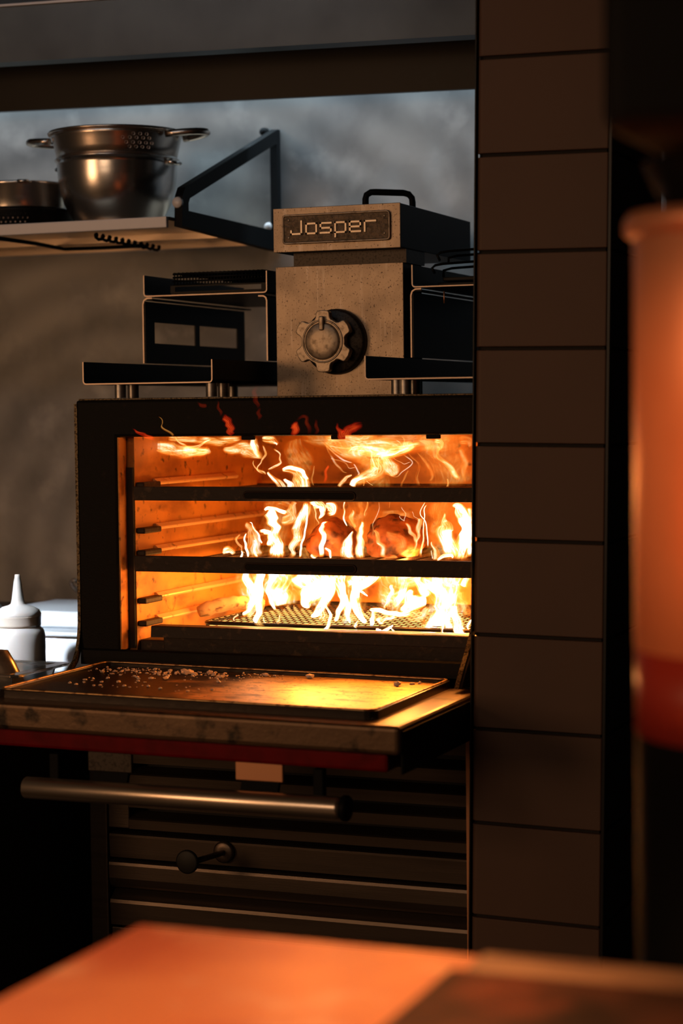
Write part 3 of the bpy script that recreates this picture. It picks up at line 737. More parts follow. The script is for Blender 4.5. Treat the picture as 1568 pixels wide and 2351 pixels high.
# cooling-rack style wire grid over the coals
wg = thing('wire_grid', 'blackened rounded wire grid standing over the coals', 'grid', (.54, .36, 1.12))
gx0, gx1, gy0, gy1, gz = .232, .850, .125, .62, 1.143
P = []
for cx, cy, a0 in ((gx1 - .03, gy1 - .03, 0), (gx0 + .03, gy1 - .03, 90), (gx0 + .03, gy0 + .03, 180), (gx1 - .03, gy0 + .03, 270)): P += [(cx + .03 * math.cos(math.radians(a0 + a)), cy + .03 * math.sin(math.radians(a0 + a)), gz) for a in (0, 22, 45, 68, 90)]
MB().tube(P, .0042, 8, closed=True).build('rim_wire', 'wire', wg)
m = MB()
for k in range(16):
    y = gy0 + .012 + k * .0312; m.tube([(gx0 + .004, y, gz + .003), (gx1 - .004, y, gz + .003)], .0011, 6)
m.build('cross_wire', 'wire', wg, kind='stuff')
m = MB()
for k in range(37):
    x = gx0 + .018 + k * .0161
    m.tube([(x, gy0, gz - .001), (x, gy1, gz - .001)], .0009, 5)
m.build('long_wire', 'wire', wg, kind='stuff')
for x in (gx0 + .008, gx1 - .008):
    for y in (gy0 + .012, gy1 - .012): MB().tube([(x, y, gz - .003), (x, y, 1.1245)], .004, 8).build('foot', 'wire', wg)
lg = MB(); pts = []; rs = []
for k in range(14):
    t = k / 13; pts.append((.150 + .115 * t, .28 + .10 * t, 1.150 + .012 * math.sin(3 * t) + .008 * t)); rs.append(.017 * (.85 + .3 * random.random()) * (1 if 0 < k < 13 else .75))
lg.tube(pts, rs, 14); tag(lg.build('charred_log', 'log'), 'short charred frayed log lying left of the wire grid', 'log')
MB_c = MB()
for k in range(330):
    g = bmesh.new(); bmesh.ops.create_icosphere(g, subdivisions=1, radius=1)
    x, y = random.uniform(.16, .87), random.uniform(.10, .69); s = random.uniform(.012, .020)
    T = Matrix.Translation((x, y, 1.100 + random.uniform(0, .012))) @ Matrix.Rotation(random.uniform(0, 6), 4, 'Z') @ Matrix.Rotation(random.uniform(0, 6), 4, 'X') @ Matrix.Diagonal((s * 1.3, s, s * .7, 1))
    MB_c.merge(g, 0, T)
ch = MB_c.build('charcoal_bed', 'ember'); tag(ch, 'bed of glowing yellow-orange charcoal under the wire grid', 'charcoal', kind='stuff')

# ------------------------------------------------------------------ the fire: every tongue a closed glowing body of hot gas
FL = [
('y',160,[(54,1538,1.4),(82,1530,8.1),(120,1525,12.1),(162,1517,14.8),(196,1514,12.1),(230,1517,9.4),(237,1522,2.7)]),
('o',150,[(70,1530,1.1),(122,1516,1.9),(167,1504,2.4),(195,1502,1.3)]),
('y',140,[(153,1558,0.5),(172,1538,1.9),(192,1527,3.2),(211,1524,4.0),(242,1536,1.9),(262,1542,1.1)]),
('y',170,[(169,1517,8.1),(197,1513,9.4),(219,1513,8.0),(231,1519,2.7)]),
('y',200,[(114,1542,4.1),(157,1541,6.8),(200,1539,8.1),(242,1534,10.8),(270,1537,9.4),(301,1542,4.0)]),
('y',220,[(250,1520,4.1),(261,1517,12.1),(281,1520,14.8),(303,1518,16.1),(325,1507,12.1),(336,1495,2.0)]),
('w',200,[(329,1543,5.3),(326,1528,9.4),(331,1516,8.0),(342,1498,1.9)]),
('w',240,[(331,1540,4.0),(350,1538,9.4),(364,1530,4.0),(365,1525,0.8)]),
('y',200,[(348,1528,1.3),(356,1508,2.7),(345,1490,1.9),(336,1475,2.1),(354,1462,0.7)]),
('y',210,[(324,1495,1.1),(329,1477,1.6),(337,1469,2.4),(350,1462,0.8)]),
('y',220,[(350,1472,1.3),(366,1479,2.7),(383,1489,2.4),(378,1505,1.9),(364,1520,1.6)]),
('w',200,[(361,1470,2.7),(375,1455,5.3),(391,1442,8.0),(394,1429,9.3)]),
('w',210,[(398,1454,2.7),(403,1442,6.7),(406,1429,8.0)]),
('w',220,[(388,1474,4.0),(405,1472,8.0),(421,1462,14.7),(432,1446,18.6),(434,1429,20.0)]),
('h',190,[(398,1473,2.1),(412,1478,4.5),(434,1475,4.5),(450,1463,4.8),(457,1450,2.6)]),
('o',-25,[(208,1592,0.5),(217,1577,1.3),(229,1562,2.1),(243,1550,2.6)]),
('r',-25,[(147,1567,0.5),(166,1557,1.8),(186,1549,2.8),(204,1543,2.6)]),
('r',-25,[(358,1593,2.5),(366,1585,4.3),(374,1571,4.3),(375,1557,3.8),(379,1549,1.3)]),
('d',-25,[(440,1609,1.0),(440,1594,2.5),(443,1582,2.0)]),
('r',-25,[(514,1575,3.8),(520,1565,5.0),(516,1548,2.5)]),
('d',-25,[(518,1579,1.3),(541,1589,2.0),(548,1572,2.5),(553,1549,2.0)]),
('r',-25,[(610,1576,1.0),(615,1562,2.5),(625,1549,6.2),(640,1562,4.9),(655,1569,4.9),(668,1571,3.0)]),
('d',-25,[(564,1584,1.2),(568,1565,2.2),(565,1549,1.5)]),
('d',-25,[(438,1656,1.0),(430,1637,3.0),(435,1618,2.5),(440,1604,1.3)]),
('d',-25,[(298,1620,1.0),(314,1613,2.0),(324,1616,1.0)]),
('d',-25,[(346,1624,0.8),(351,1605,1.8),(358,1590,1.8)]),
('y',340,[(431,1538,8.2),(470,1527,24.5),(514,1517,32.5),(553,1512,32.4),(597,1514,20.2),(635,1519,10.7),(651,1524,2.7)]),
('y',280,[(499,1513,4.0),(548,1514,10.7),(581,1509,13.3),(608,1505,12.0),(640,1514,10.6),(667,1523,7.9),(691,1527,3.2)]),
('w',260,[(583,1504,1.3),(599,1506,3.2),(620,1504,3.4),(647,1513,3.2),(674,1522,2.4)]),
('y',300,[(568,1500,5.4),(573,1482,14.7),(578,1469,17.4),(545,1451,12.1),(523,1441,8.1)]),
('y',310,[(580,1502,5.4),(596,1487,12.0),(607,1469,16.0),(612,1454,4.0)]),
('f',270,[(606,1468,0.5),(627,1455,0.8),(646,1468,0.8),(665,1488,0.9),(643,1505,0.7)]),
('f',270,[(579,1485,0.7),(584,1500,0.9),(595,1504,0.8),(606,1493,0.5),(614,1478,0.5)]),
('f',270,[(465,1526,0.8),(478,1506,1.3),(492,1483,1.6),(508,1468,1.1),(519,1464,0.5)]),
('f',270,[(454,1536,0.7),(481,1513,1.1),(506,1493,1.3),(536,1485,0.8)]),
('f',270,[(536,1485,0.8),(543,1465,1.1),(541,1460,0.7)]),
('f',270,[(644,1543,0.7),(649,1528,1.1),(652,1518,0.8)]),
('f',270,[(630,1535,0.8),(644,1525,1.3),(659,1518,0.8)]),
('f',270,[(470,1524,0.8),(503,1518,1.1),(530,1518,1.1),(563,1526,0.7)]),
('f',270,[(478,1496,0.7),(503,1490,0.9),(525,1475,0.8),(538,1478,0.5)]),
('f',270,[(563,1526,0.7),(576,1506,1.1),(579,1483,1.1),(576,1458,0.7)]),
('f',270,[(622,1500,0.7),(633,1490,0.8),(648,1483,0.8),(665,1489,0.7)]),
('f',270,[(590,1503,0.7),(591,1483,0.8),(588,1460,0.7)]),
('f',270,[(517,1508,0.7),(536,1521,0.9),(563,1521,0.9),(579,1500,0.5)]),
('w',240,[(541,1436,6.6),(548,1448,6.6),(568,1455,2.6),(576,1456,1.1)]),
('y',240,[(568,1451,0.8),(563,1436,1.1)]),
('y',240,[(574,1449,0.7),(587,1437,0.5)]),
('y',220,[(518,1435,4.0),(525,1447,4.5),(536,1457,3.2),(549,1462,1.1)]),
('o',300,[(649,1505,1.1),(662,1494,2.1),(671,1474,2.9),(670,1454,3.5),(669,1433,3.7)]),
('o',360,[(644,1508,1.1),(668,1485,4.0),(678,1457,4.0),(678,1442,2.7)]),
('y',250,[(730,1525,2.6),(732,1506,3.9),(748,1486,5.7),(768,1468,6.5),(779,1449,3.9)]),
('y',250,[(755,1453,1.0),(755,1435,2.6)]),
('o',330,[(756,1516,4.0),(763,1493,8.0),(761,1468,6.6),(766,1438,1.9)]),
('o',300,[(766,1532,7.9),(781,1534,10.5),(792,1519,5.3)]),
('y',280,[(714,1535,7.9),(728,1530,6.6),(727,1510,2.6)]),
('o',300,[(644,1469,1.1),(637,1454,2.4),(633,1432,1.9)]),
('o',400,[(386,1477,1.1),(385,1455,1.9),(383,1429,1.4)]),
('r',400,[(421,1479,1.4),(415,1458,2.2),(413,1434,1.7)]),
('o',360,[(655,1536,5.4),(671,1526,12.1),(682,1508,8.1),(689,1488,2.7)]),
('h',200,[(359,1389,5.7),(366,1379,13.3),(368,1364,12.4),(372,1350,10.5),(375,1333,12.4),(377,1313,15.2),(377,1297,17.2),(375,1281,19.1)]),
('h',170,[(364,1386,1.9),(372,1391,4.7),(387,1390,4.7),(403,1384,4.7),(416,1381,4.7)]),
('y',240,[(373,1364,3.8),(384,1362,10.6),(396,1370,13.4),(401,1384,11.5),(399,1397,7.7),(401,1404,5.7)]),
('w',220,[(447,1405,6.7),(438,1382,10.5),(428,1360,11.4),(420,1338,12.4),(414,1316,9.5),(408,1296,7.6),(402,1280,5.7)]),
('h',180,[(462,1395,0.9),(459,1370,2.1),(454,1341,2.1),(446,1316,2.5),(442,1298,2.8),(442,1283,2.8)]),
('y',200,[(307,1360,1.0),(314,1349,7.7),(320,1335,11.5),(324,1316,14.4),(325,1298,16.3),(327,1280,17.2)]),
('h',170,[(321,1360,0.6),(334,1355,1.5),(343,1344,1.9),(351,1324,2.3),(356,1313,1.3)]),
('h',170,[(321,1338,1.1),(316,1318,2.5),(321,1300,2.9),(327,1284,1.9)]),
('h',170,[(339,1322,1.3),(340,1306,2.8),(346,1284,2.8)]),
('y',180,[(297,1334,1.3),(292,1323,2.3),(297,1310,2.5),(307,1301,2.1),(315,1290,1.1)]),
('w',200,[(245,1288,1.9),(255,1295,7.7),(268,1297,7.7),(275,1286,3.8)]),
('h',180,[(303,1297,1.3),(303,1283,3.4)]),
('h',180,[(345,1340,2.9),(359,1340,5.7),(370,1336,5.7),(374,1322,7.6),(370,1307,5.7)]),
('h',200,[(457,1405,5.7),(472,1401,10.4),(486,1394,8.5),(483,1380,5.7),(477,1365,1.1)]),
('w',240,[(479,1397,3.8),(491,1392,11.4),(495,1381,9.5),(483,1374,3.8)]),
('h',170,[(513,1364,0.7),(501,1358,3.7),(497,1346,5.6),(501,1328,5.6),(497,1310,5.6),(494,1285,5.6)]),
('w',170,[(504,1308,1.9),(514,1299,3.2),(521,1285,2.2)]),
('w',170,[(475,1294,2.8),(481,1285,5.6)]),
('y',240,[(452,1397,1.3),(455,1377,1.7),(459,1359,1.1),(461,1352,0.8)]),
('w',260,[(516,1404,1.9),(513,1384,1.9),(514,1362,2.3),(515,1346,1.0)]),
('o',200,[(452,1282,1.9),(447,1296,2.8),(446,1307,1.9)]),
('o',300,[(335,1395,2.9),(351,1397,7.8),(367,1390,5.8),(369,1381,1.9)]),
('o',300,[(386,1307,5.8),(394,1292,7.8),(410,1274,8.7)]),
('w',170,[(569,1345,1.3),(565,1332,5.6),(559,1316,11.2),(557,1300,13.1),(555,1282,14.0)]),
('w',180,[(584,1366,1.9),(582,1348,5.6),(580,1332,6.5),(580,1310,9.3),(581,1282,10.3)]),
('h',160,[(588,1338,1.3),(587,1319,2.8),(589,1291,2.8)]),
('y',260,[(536,1386,1.1),(532,1371,4.8),(534,1355,3.8),(538,1343,2.9)]),
('y',270,[(562,1404,1.9),(561,1386,1.5),(557,1369,1.0)]),
('o',270,[(546,1404,5.7),(548,1387,4.8),(546,1371,1.9)]),
('f',200,[(621,1407,0.5),(615,1388,0.7),(609,1365,0.7),(603,1345,0.7),(601,1325,0.6)]),
('f',200,[(643,1406,0.6),(640,1392,0.5)]),
('f',200,[(666,1397,0.4),(676,1381,0.6),(672,1365,0.7),(664,1372,0.6),(665,1377,0.4)]),
('f',200,[(688,1385,0.4),(697,1376,0.5),(703,1369,0.4)]),
('y',200,[(609,1347,1.9),(612,1336,4.7),(618,1322,5.6),(623,1306,6.5),(625,1283,5.6)]),
('y',200,[(673,1362,1.9),(686,1346,4.6),(697,1332,3.7),(699,1318,2.8),(694,1297,2.2)]),
('y',220,[(700,1371,5.6),(701,1352,5.6),(697,1331,3.7),(693,1316,1.9)]),
('w',190,[(722,1408,0.9),(717,1382,1.1),(721,1361,1.5),(725,1329,1.5),(726,1308,0.9)]),
('w',180,[(732,1402,0.9),(723,1384,1.3),(726,1355,1.3),(720,1319,2.2),(717,1288,2.8)]),
('w',170,[(746,1326,1.3),(751,1310,4.6),(755,1296,7.3),(755,1284,8.3)]),
('w',170,[(744,1306,0.7),(745,1287,0.9)]),
('o',340,[(692,1399,9.6),(696,1370,15.3),(698,1350,11.5),(688,1327,5.7)]),
('w',220,[(754,1384,0.9),(755,1368,5.6),(759,1354,14.8),(757,1342,18.5),(762,1324,14.8),(770,1307,16.7),(779,1282,18.5)]),
('h',200,[(783,1394,1.8),(790,1398,7.4),(799,1387,14.7),(808,1370,14.7),(810,1347,12.8),(802,1326,16.5),(798,1305,17.5),(794,1282,20.2)]),
('h',160,[(758,1285,1.8),(773,1295,4.6),(789,1297,3.6),(799,1292,2.7)]),
('w',240,[(805,1394,5.6),(808,1363,5.6),(804,1327,7.4),(805,1285,7.4)]),
('o',300,[(594,1335,5.7),(614,1325,11.4),(633,1310,11.4),(621,1288,7.6)]),
('h',140,[(325,1259,6.2),(333,1239,9.4),(341,1218,10.4),(343,1194,9.4),(336,1174,8.3),(325,1164,6.2),(316,1160,2.1)]),
('h',130,[(363,1261,12.4),(367,1237,9.3),(369,1213,11.4),(365,1190,9.3),(362,1170,8.3),(358,1152,6.2),(351,1142,1.5)]),
('h',160,[(385,1257,12.5),(380,1227,6.2),(377,1201,4.2),(384,1183,4.2),(392,1170,2.1)]),
('w',260,[(359,1250,27.7),(359,1226,31.9),(356,1202,25.6),(356,1181,21.3),(358,1169,14.9)]),
('h',200,[(447,1257,35.4),(458,1237,37.5),(464,1221,29.2),(453,1199,18.8),(448,1183,11.5),(455,1173,2.1)]),
('h',170,[(513,1258,16.5),(512,1225,13.4),(506,1201,11.3),(495,1181,10.3),(480,1165,7.2),(467,1157,1.4)]),
('h',120,[(526,1194,2.6),(529,1175,3.1),(531,1156,4.1),(527,1140,4.1),(510,1134,2.0)]),
('y',100,[(388,1162,1.0),(379,1154,6.2),(377,1142,10.3)]),
('w',100,[(388,1162,0.8),(394,1150,1.2)]),
('w',130,[(306,1148,1.5),(308,1158,2.1),(315,1165,2.1)]),
('y',130,[(411,1165,1.4),(413,1155,4.1),(409,1149,6.2)]),
('w',150,[(503,1177,6.2),(505,1164,11.3),(498,1156,14.4)]),
('y',140,[(350,1256,6.2),(352,1228,5.2),(352,1202,3.1),(349,1178,5.2),(340,1164,6.2),(332,1156,3.1)]),
('h',160,[(533,1257,20.5),(539,1226,12.3),(547,1203,10.3),(543,1179,7.2),(532,1160,5.1),(522,1149,3.1)]),
('h',170,[(569,1257,36.9),(586,1236,24.6),(575,1220,11.3),(569,1199,11.3),(579,1175,9.2),(589,1154,6.1),(599,1147,4.1)]),
('h',180,[(618,1257,18.4),(601,1236,12.3),(582,1225,10.3)]),
('h',140,[(560,1213,6.1),(563,1190,6.1),(567,1166,5.1),(570,1147,0.8)]),
('h',150,[(572,1208,4.1),(568,1183,5.1),(564,1161,2.0)]),
('h',160,[(585,1219,3.1),(596,1212,2.5),(604,1206,0.8)]),
('y',200,[(548,1188,10.3),(544,1160,16.6),(539,1136,18.6),(539,1116,18.7)]),
('w',120,[(600,1160,1.0),(591,1148,4.1),(587,1138,5.1),(586,1126,6.1)]),
('y',180,[(575,1182,2.1),(585,1169,3.1),(602,1156,2.1)]),
('h',150,[(613,1182,2.0),(628,1179,5.1),(648,1175,5.1),(669,1172,6.1),(685,1171,6.1),(710,1177,9.1)]),
('h',150,[(618,1178,3.1),(619,1163,6.1),(617,1151,5.1),(615,1141,1.4)]),
('w',170,[(616,1161,6.1),(628,1153,9.2),(639,1161,6.1),(651,1160,4.1),(666,1166,5.1)]),
('h',200,[(688,1220,4.1),(684,1205,12.3),(692,1191,24.5),(680,1181,15.3),(663,1171,8.2)]),
('h',200,[(692,1187,16.3),(709,1195,14.3),(725,1196,6.1)]),
('h',200,[(705,1257,10.2),(703,1236,7.1),(713,1219,11.2),(723,1203,9.2)]),
('h',180,[(769,1260,56.5),(767,1233,38.4),(771,1214,26.3),(770,1191,23.2),(764,1172,20.2),(752,1156,18.2),(735,1138,14.2),(721,1122,10.2)]),
('h',130,[(803,1197,8.0),(805,1174,9.0),(815,1155,11.9),(821,1136,11.0),(816,1126,3.0)]),
('h',120,[(783,1174,6.0),(782,1153,4.0),(781,1127,4.0)]),
('w',150,[(790,1168,10.0),(790,1145,12.0),(792,1124,14.0)]),
('w',200,[(645,1231,3.1),(644,1217,5.1),(636,1198,4.1),(628,1180,2.5),(624,1176,0.8)]),
('w',260,[(659,1240,10.4),(650,1208,11.4),(638,1190,9.4),(625,1174,6.2)]),
('h',200,[(815,1252,6.1),(803,1227,8.1)]),
('y',240,[(785,1215,9.2),(789,1190,8.2),(799,1170,9.2),(801,1163,3.1)]),
('h',100,[(679,1154,1.0),(668,1144,4.0),(654,1133,6.0)]),
('w',100,[(675,1150,1.0),(685,1133,4.0)]),
('h',120,[(637,1141,3.0),(641,1141,4.0),(649,1140,2.0)]),
('y',250,[(712,1179,6.2),(695,1155,12.4),(674,1157,16.6),(658,1158,6.2)]),
('h',100,[(852,1172,2.0),(848,1159,3.0),(844,1148,1.0)]),
('y',300,[(668,1239,16.7),(647,1233,21.0),(624,1230,12.6)]),
('w',140,[(751,1160,12.0),(745,1142,12.1),(739,1127,12.1)]),
('y',420,[(207,1239,22.3),(216,1191,28.9),(229,1153,24.5)]),
('y',420,[(299,1241,35.4),(298,1192,35.4),(298,1154,28.8)]),
('y',420,[(379,1242,41.7),(378,1194,41.7),(377,1154,33.0)]),
('y',420,[(572,1244,34.6),(571,1188,38.9),(560,1149,28.2)]),
('y',420,[(691,1246,64.2),(692,1191,60.0),(692,1138,51.4),(689,1109,45.0)]),
('y',420,[(484,1240,32.7),(472,1186,28.4),(471,1144,26.2)]),
('o',450,[(260,1396,20.2),(270,1346,30.4),(269,1261,34.4)]),
('o',450,[(688,1398,43.0),(688,1331,48.9),(687,1264,50.9)]),
('o',450,[(364,1392,24.1),(365,1327,20.1),(362,1262,24.1)]),
('o',450,[(463,1397,25.9),(462,1329,29.9),(468,1264,31.9)]),
('o',500,[(545,1374,30.0),(545,1326,42.0),(544,1262,44.0)]),
('o',450,[(329,1541,8.4),(398,1536,21.0),(512,1530,31.9),(623,1530,27.5),(744,1529,21.8)]),
('o',450,[(678,1540,46.5),(684,1490,52.0),(686,1425,46.5)]),
('o',450,[(512,1522,41.6),(517,1475,41.6),(511,1425,36.1)]),
('o',450,[(317,1537,16.9),(328,1491,28.2),(339,1422,22.5)]),
]
fire = thing('fire', 'tall white and orange flames filling the oven chamber', 'fire', (.5, .3, 1.12))
from mathutils import noise as NZ_
def catmull(P, n):
    out = []
    for i in range(len(P) - 1):
        p0 = P[max(i - 1, 0)]; p1 = P[i]; p2 = P[i + 1]; p3 = P[min(i + 2, len(P) - 1)]
        for k in range(n):
            t = k / n
            out.append(tuple(.5 * ((2 * b) + (c - a) * t + (2 * a - 5 * b + 4 * c - d) * t * t + (3 * b - a - 3 * c + d) * t ** 3) for a, b, c, d in zip(p0, p1, p2, p3)))
    out.append(P[-1]); return out
for fi, (mk, Y, P) in enumerate(FL):
    q = catmull([(x, z, r) for x, z, r in P], 6)
    m = MB(); rings = []; n = 16
    uf = m.bm.loops.layers.uv.new('flow'); ua = m.bm.loops.layers.uv.new('along')
    thick = {'h': .55, 'w': .5, 'y': .42, 'o': .42, 'r': .5, 'd': .5, 'f': 1.0}[mk]
    grow = {'h': 1.22, 'w': 1.3, 'y': 1.35, 'o': 1.4, 'r': 2.2, 'd': 2.4, 'f': 2.0}[mk]
    dist = [0.0]
    for a, c in zip(q, q[1:]): dist.append(dist[-1] + math.hypot(a[0] - c[0], a[1] - c[1]) / 1000)
    info = {}
    for i, (x, z, r) in enumerate(q):
        r = max(r * grow, .5) / 1000; x /= 1000; z /= 1000
        a = q[max(i - 1, 0)]; c = q[min(i + 1, len(q) - 1)]; t = Vector((c[0] - a[0], 0, c[1] - a[1])).normalized(); nrm = Vector((-t.z, 0, t.x))
        yy = Y / 1000 + (.02 * NZ_.noise(Vector((fi * 7.3, i * .18, 0))) if mk not in 'rd' else .004 * math.sin(i))
        ring = []
        for k in range(n):
            c_, s_n = math.cos(2 * math.pi * k / n), math.sin(2 * math.pi * k / n)
            wob = 1 + (.30 * NZ_.noise(Vector((fi * 3.7 + c_ * 1.4, dist[i] * 32, 3.3))) if r > .004 else 0)
            d = max(min(r * thick, .030), .0008)
            vt = m.bm.verts.new(Vector((x, yy, z)) + nrm * (c_ * r * wob) + Vector((0, s_n * d * wob, 0)))
            info[vt] = ((c_ + 1) / 2, dist[i], i / (len(q) - 1)); ring.append(vt)
        rings.append(ring)
    for A, B in zip(rings, rings[1:]):
        for k in range(n): m.bm.faces.new([A[k], A[(k + 1) % n], B[(k + 1) % n], B[k]]).smooth = True
    m.bm.faces.new(rings[0][::-1]); m.bm.faces.new(rings[-1])
    for f in m.bm.faces:
        for l in f.loops:
            u_, v_, t_ = info[l.vert]; l[uf].uv = (u_, v_); l[ua].uv = (t_, 0)
    m.build('flame', mk, fire)

# salt and crumbs scattered on the open door
sc = MB()
def crumb(x, y, s):
    g = bmesh.new(); bmesh.ops.create_icosphere(g, subdivisions=1, radius=1)
    for v in g.verts: v.co *= random.uniform(.7, 1.25)
    sc.merge(g, 0, Matrix.Translation((x, y, 1.0588 + s * .5 - .0115 * (x - .46))) @ Matrix.Rotation(random.uniform(0, 6), 4, 'Z') @ Matrix.Diagonal((s * random.uniform(1, 1.7), s, s * .7, 1)))
for k in range(210):
    u = random.random() ** 1.1; x = .10 + .40 * u + random.gauss(0, .03); y = -.035 - abs(random.gauss(0, .035)) - .05 * random.random() * (x < .4)
    if .085 < x < .82: crumb(x, max(y, -.40), random.choice((.0012, .0015, .002, .003)))
for k in range(60): crumb(random.uniform(.11, .45), random.uniform(-.32, -.09), random.choice((.0015, .002, .0035)))
for x, y, s in ((.135, -.16, .0055), (.19, -.24, .005), (.25, -.13, .004), (.26, -.10, .006), (.29, -.095, .007), (.31, -.11, .008), (.33, -.13, .007), (.35, -.10, .007), (.37, -.12, .006), (.30, -.20, .006), (.29, -.17, .005), (.40, -.15, .006), (.22, -.09, .006), (.235, -.28, .005), (.47, -.085, .006), (.565, -.08, .008), (.77, -.12, .008), (.80, -.075, .004), (.79, -.09, .004)): crumb(x - .01, y + .03, s)
tag(sc.build('salt_crumbs', 'salt'), 'pale salt flakes and crumbs strewn on the open oven door', 'crumbs', kind='stuff')

# ------------------------------------------------------------------ steel cabinet under the oven
CB = thing('oven_stand', 'dark steel stand under the oven with louvres and drawer fronts', 'stand', (.46, 0, 0))
cb = MB(); cb.box(.036, .050, -.02, .78, .02, 1.028); cb.box(.90, .912, -.02, .78, .02, 1.028); cb.box(.05, .90, .77, .78, .02, 1.028); cb.box(.05, .90, .03, .77, 1.016, 1.028); cb.box(.05, .90, .06, .77, .02, .04)
cb.build('carcass', 'cab', CB)
MB().box(.036, .078, -.036, -.02, .02, 1.028, .003).build('upright', 'cab', CB)
MB().box(.080, .90, .02, .028, .04, 1.016).build('inner_back', 'slot', CB)
MB().box(.078, .128, -.030, -.014, .717, .985, .002).build('louvre_stile', 'cab', CB)
for k, (za, zb_) in enumerate(((.738, .717), (.786, .763), (.834, .810), (.884, .858), (.955, .912))):
    MB().prism([(-.030, zb_), (-.032, za - .001), (-.028, za + .002), (.006, za + .012), (.006, za + .009), (-.025, za - .002), (-.026, zb_)], 'X', .128, .899).build('louvre', 'cab', CB)
MB().prism([(-.030, .654), (-.033, .700), (-.031, .704), (-.022, .706), (.015, .706), (.015, .702), (-.024, .700), (-.026, .654)], 'X', .081, .898).build('drawer_front', 'cab', CB)
MB().prism([(-.024, .588), (-.030, .594), (-.036, .610), (-.037, .638), (-.035, .644), (-.026, .647), (.015, .647), (.015, .643), (-.03, .640), (-.033, .610), (-.024, .595), (-.018, .588)], 'X', .081, .898).build('drawer_front', 'cab', CB)
MB().prism([(-.030, .508), (-.034, .556), (-.032, .563), (-.005, .583), (.015, .583), (.015, .579), (-.004, .579), (-.027, .558), (-.025, .508)], 'X', .081, .898).build('drawer_front', 'cab', CB)
MB().box(.081, .898, -.028, -.020, .05, .502, .002).build('lower_panel', 'cab', CB)
MB().lathe([(.023, -.034), (.023, -.040), (.019, -.043), (.008, -.043), (0, -.043)], (.352, 0, .684), 28, 'Y').build('pull_flange', 'cab', CB)
MB().tube([(.352, -.043, .684), (.335, -.15, .686)], .0062, 12).build('pull_rod', 'cab', CB)
MB().lathe([(0, -.160), (.021, -.160), (.0245, -.158), (.0245, -.153), (.021, -.151), (0, -.150)], (.325, 0, .687), 28, 'Y').build('pull_knob', 'slot', CB)
# thin steel side sheet standing proud at the right of the stand
tp = MB(); tp.prism([(-.10, .3), (-.10, 1.032), (-.098, 1.037), (-.094, 1.039), (-.045, 1.025), (-.045, .3)], 'X', .903, .9105); tag(tp.build('side_sheet', 'bracket'), 'thin upright steel sheet between the oven stand and tiled pillar', 'sheet')

# ------------------------------------------------------------------ left counter with its clutter
cn = thing('side_counter', 'dark steel counter to the left of the oven', 'counter', (-.6, .1, 0))
MB().box(-1.6, -.02, -.36, .895, .955, .985, .003).build('worktop', 'cab', cn)
MB().box(-1.6, -.03, -.33, .88, .02, .954).build('cupboard', 'dark', cn)
def bottle(c, label):
    t = thing('squeeze_bottle', label, 'bottle', c, 'squeeze bottles left of the oven')
    MB().lathe([(0, 0), (.052, 0), (.056, .005), (.0595, .03), (.0605, .10), (.060, .118), (.056, .128), (.048, .134), (.046, .140), (0, .140)], c, 40).build('bottle_body', 'plastic', t)
    MB().lathe([(.0465, .1345), (.0505, .135), (.0515, .140), (.0515, .157), (.0525, .159), (0, .159)], c, 40).build('collar', 'cream', t)
    MB().lathe([(.0515, .1592), (.0525, .162), (.048, .171), (.036, .1785), (.022, .182), (.016, .186), (.014, .195), (.0085, .236), (.0065, .244), (.0060, .252), (0, .2525)], c, 32).build('nozzle', 'plastic', t)
    return t
bottle((-.240, .15, .9855), 'white squeeze bottle with cone nozzle, nearest the oven')
bottle((-.41, .262, .9855), 'squeeze bottle mostly cut off at the left edge')
tb = thing('food_tub', 'frosted white plastic tub with a flat lid beside the oven', 'tub', (-.30, .45, .9855))
MB().box(-.46, -.16, .34, .70, .986, 1.075, .012, 3).build('tub_body', 'tub', tb)
MB().box(-.468, -.152, .332, .708, 1.0755, 1.087, .005).build('lid', 'tub', tb)
tb = thing('food_tub', 'frosted white plastic tub stacked on the lidded one', 'tub', (-.30, .5, 1.0875))
MB().box(-.455, -.17, .40, .69, 1.0875, 1.128, .010, 3).build('tub_body', 'tub', tb)
# clear gastronorm pan with a scoop in it
cpn = thing('clear_pan', 'clear plastic food pan with wide rim at the left edge', 'pan', (-.16, -.06, .9855))
m = MB(); ox0, ox1, oy0, oy1 = -.50, -.052, -.17, .06
m.frame((ox0, ox1, 0, 0), (ox0, ox1, 0, 0), 0, 0) if False else None
def pr(x0, x1, y0, y1, z): return [m.bm.verts.new(p) for p in ((x0, y0, z), (x1, y0, z), (x1, y1, z), (x0, y1, z))]
a, b, c, d, e, f_ = pr(ox0, ox1, oy0, oy1, 1.050), pr(ox0, ox1, oy0, oy1, 1.056), pr(ox0 + .03, ox1 - .03, oy0 + .025, oy1 - .025, 1.056), pr(ox0 + .04, ox1 - .045, oy0 + .035, oy1 - .035, .990), pr(ox0 + .04, ox1 - .045, oy0 + .035, oy1 - .035, .9865), pr(ox0 + .027, ox1 - .027, oy0 + .022, oy1 - .022, 1.050)
for A, B in ((a, b), (b, c), (c, d), (e, f_), (f_, a)):
    for k in range(4): m.bm.faces.new([A[k], A[(k + 1) % 4], B[(k + 1) % 4], B[k]])
m.bm.faces.new(d); m.bm.faces.new(e[::-1])
m.build('pan_body', 'clear', cpn, bev=.002)
scp = MB()
scp.prism([(-.215, 1.092), (-.178, 1.098), (-.150, 1.040), (-.148, 1.02), (-.19, 1.015), (-.225, 1.03)], 'Y', -.05, -.046)
sco = thing('metal_scoop', 'dark curved metal scoop standing in the clear pan', 'scoop', (-.18, -.05, 1.0))
bl = MB(); W_ = []
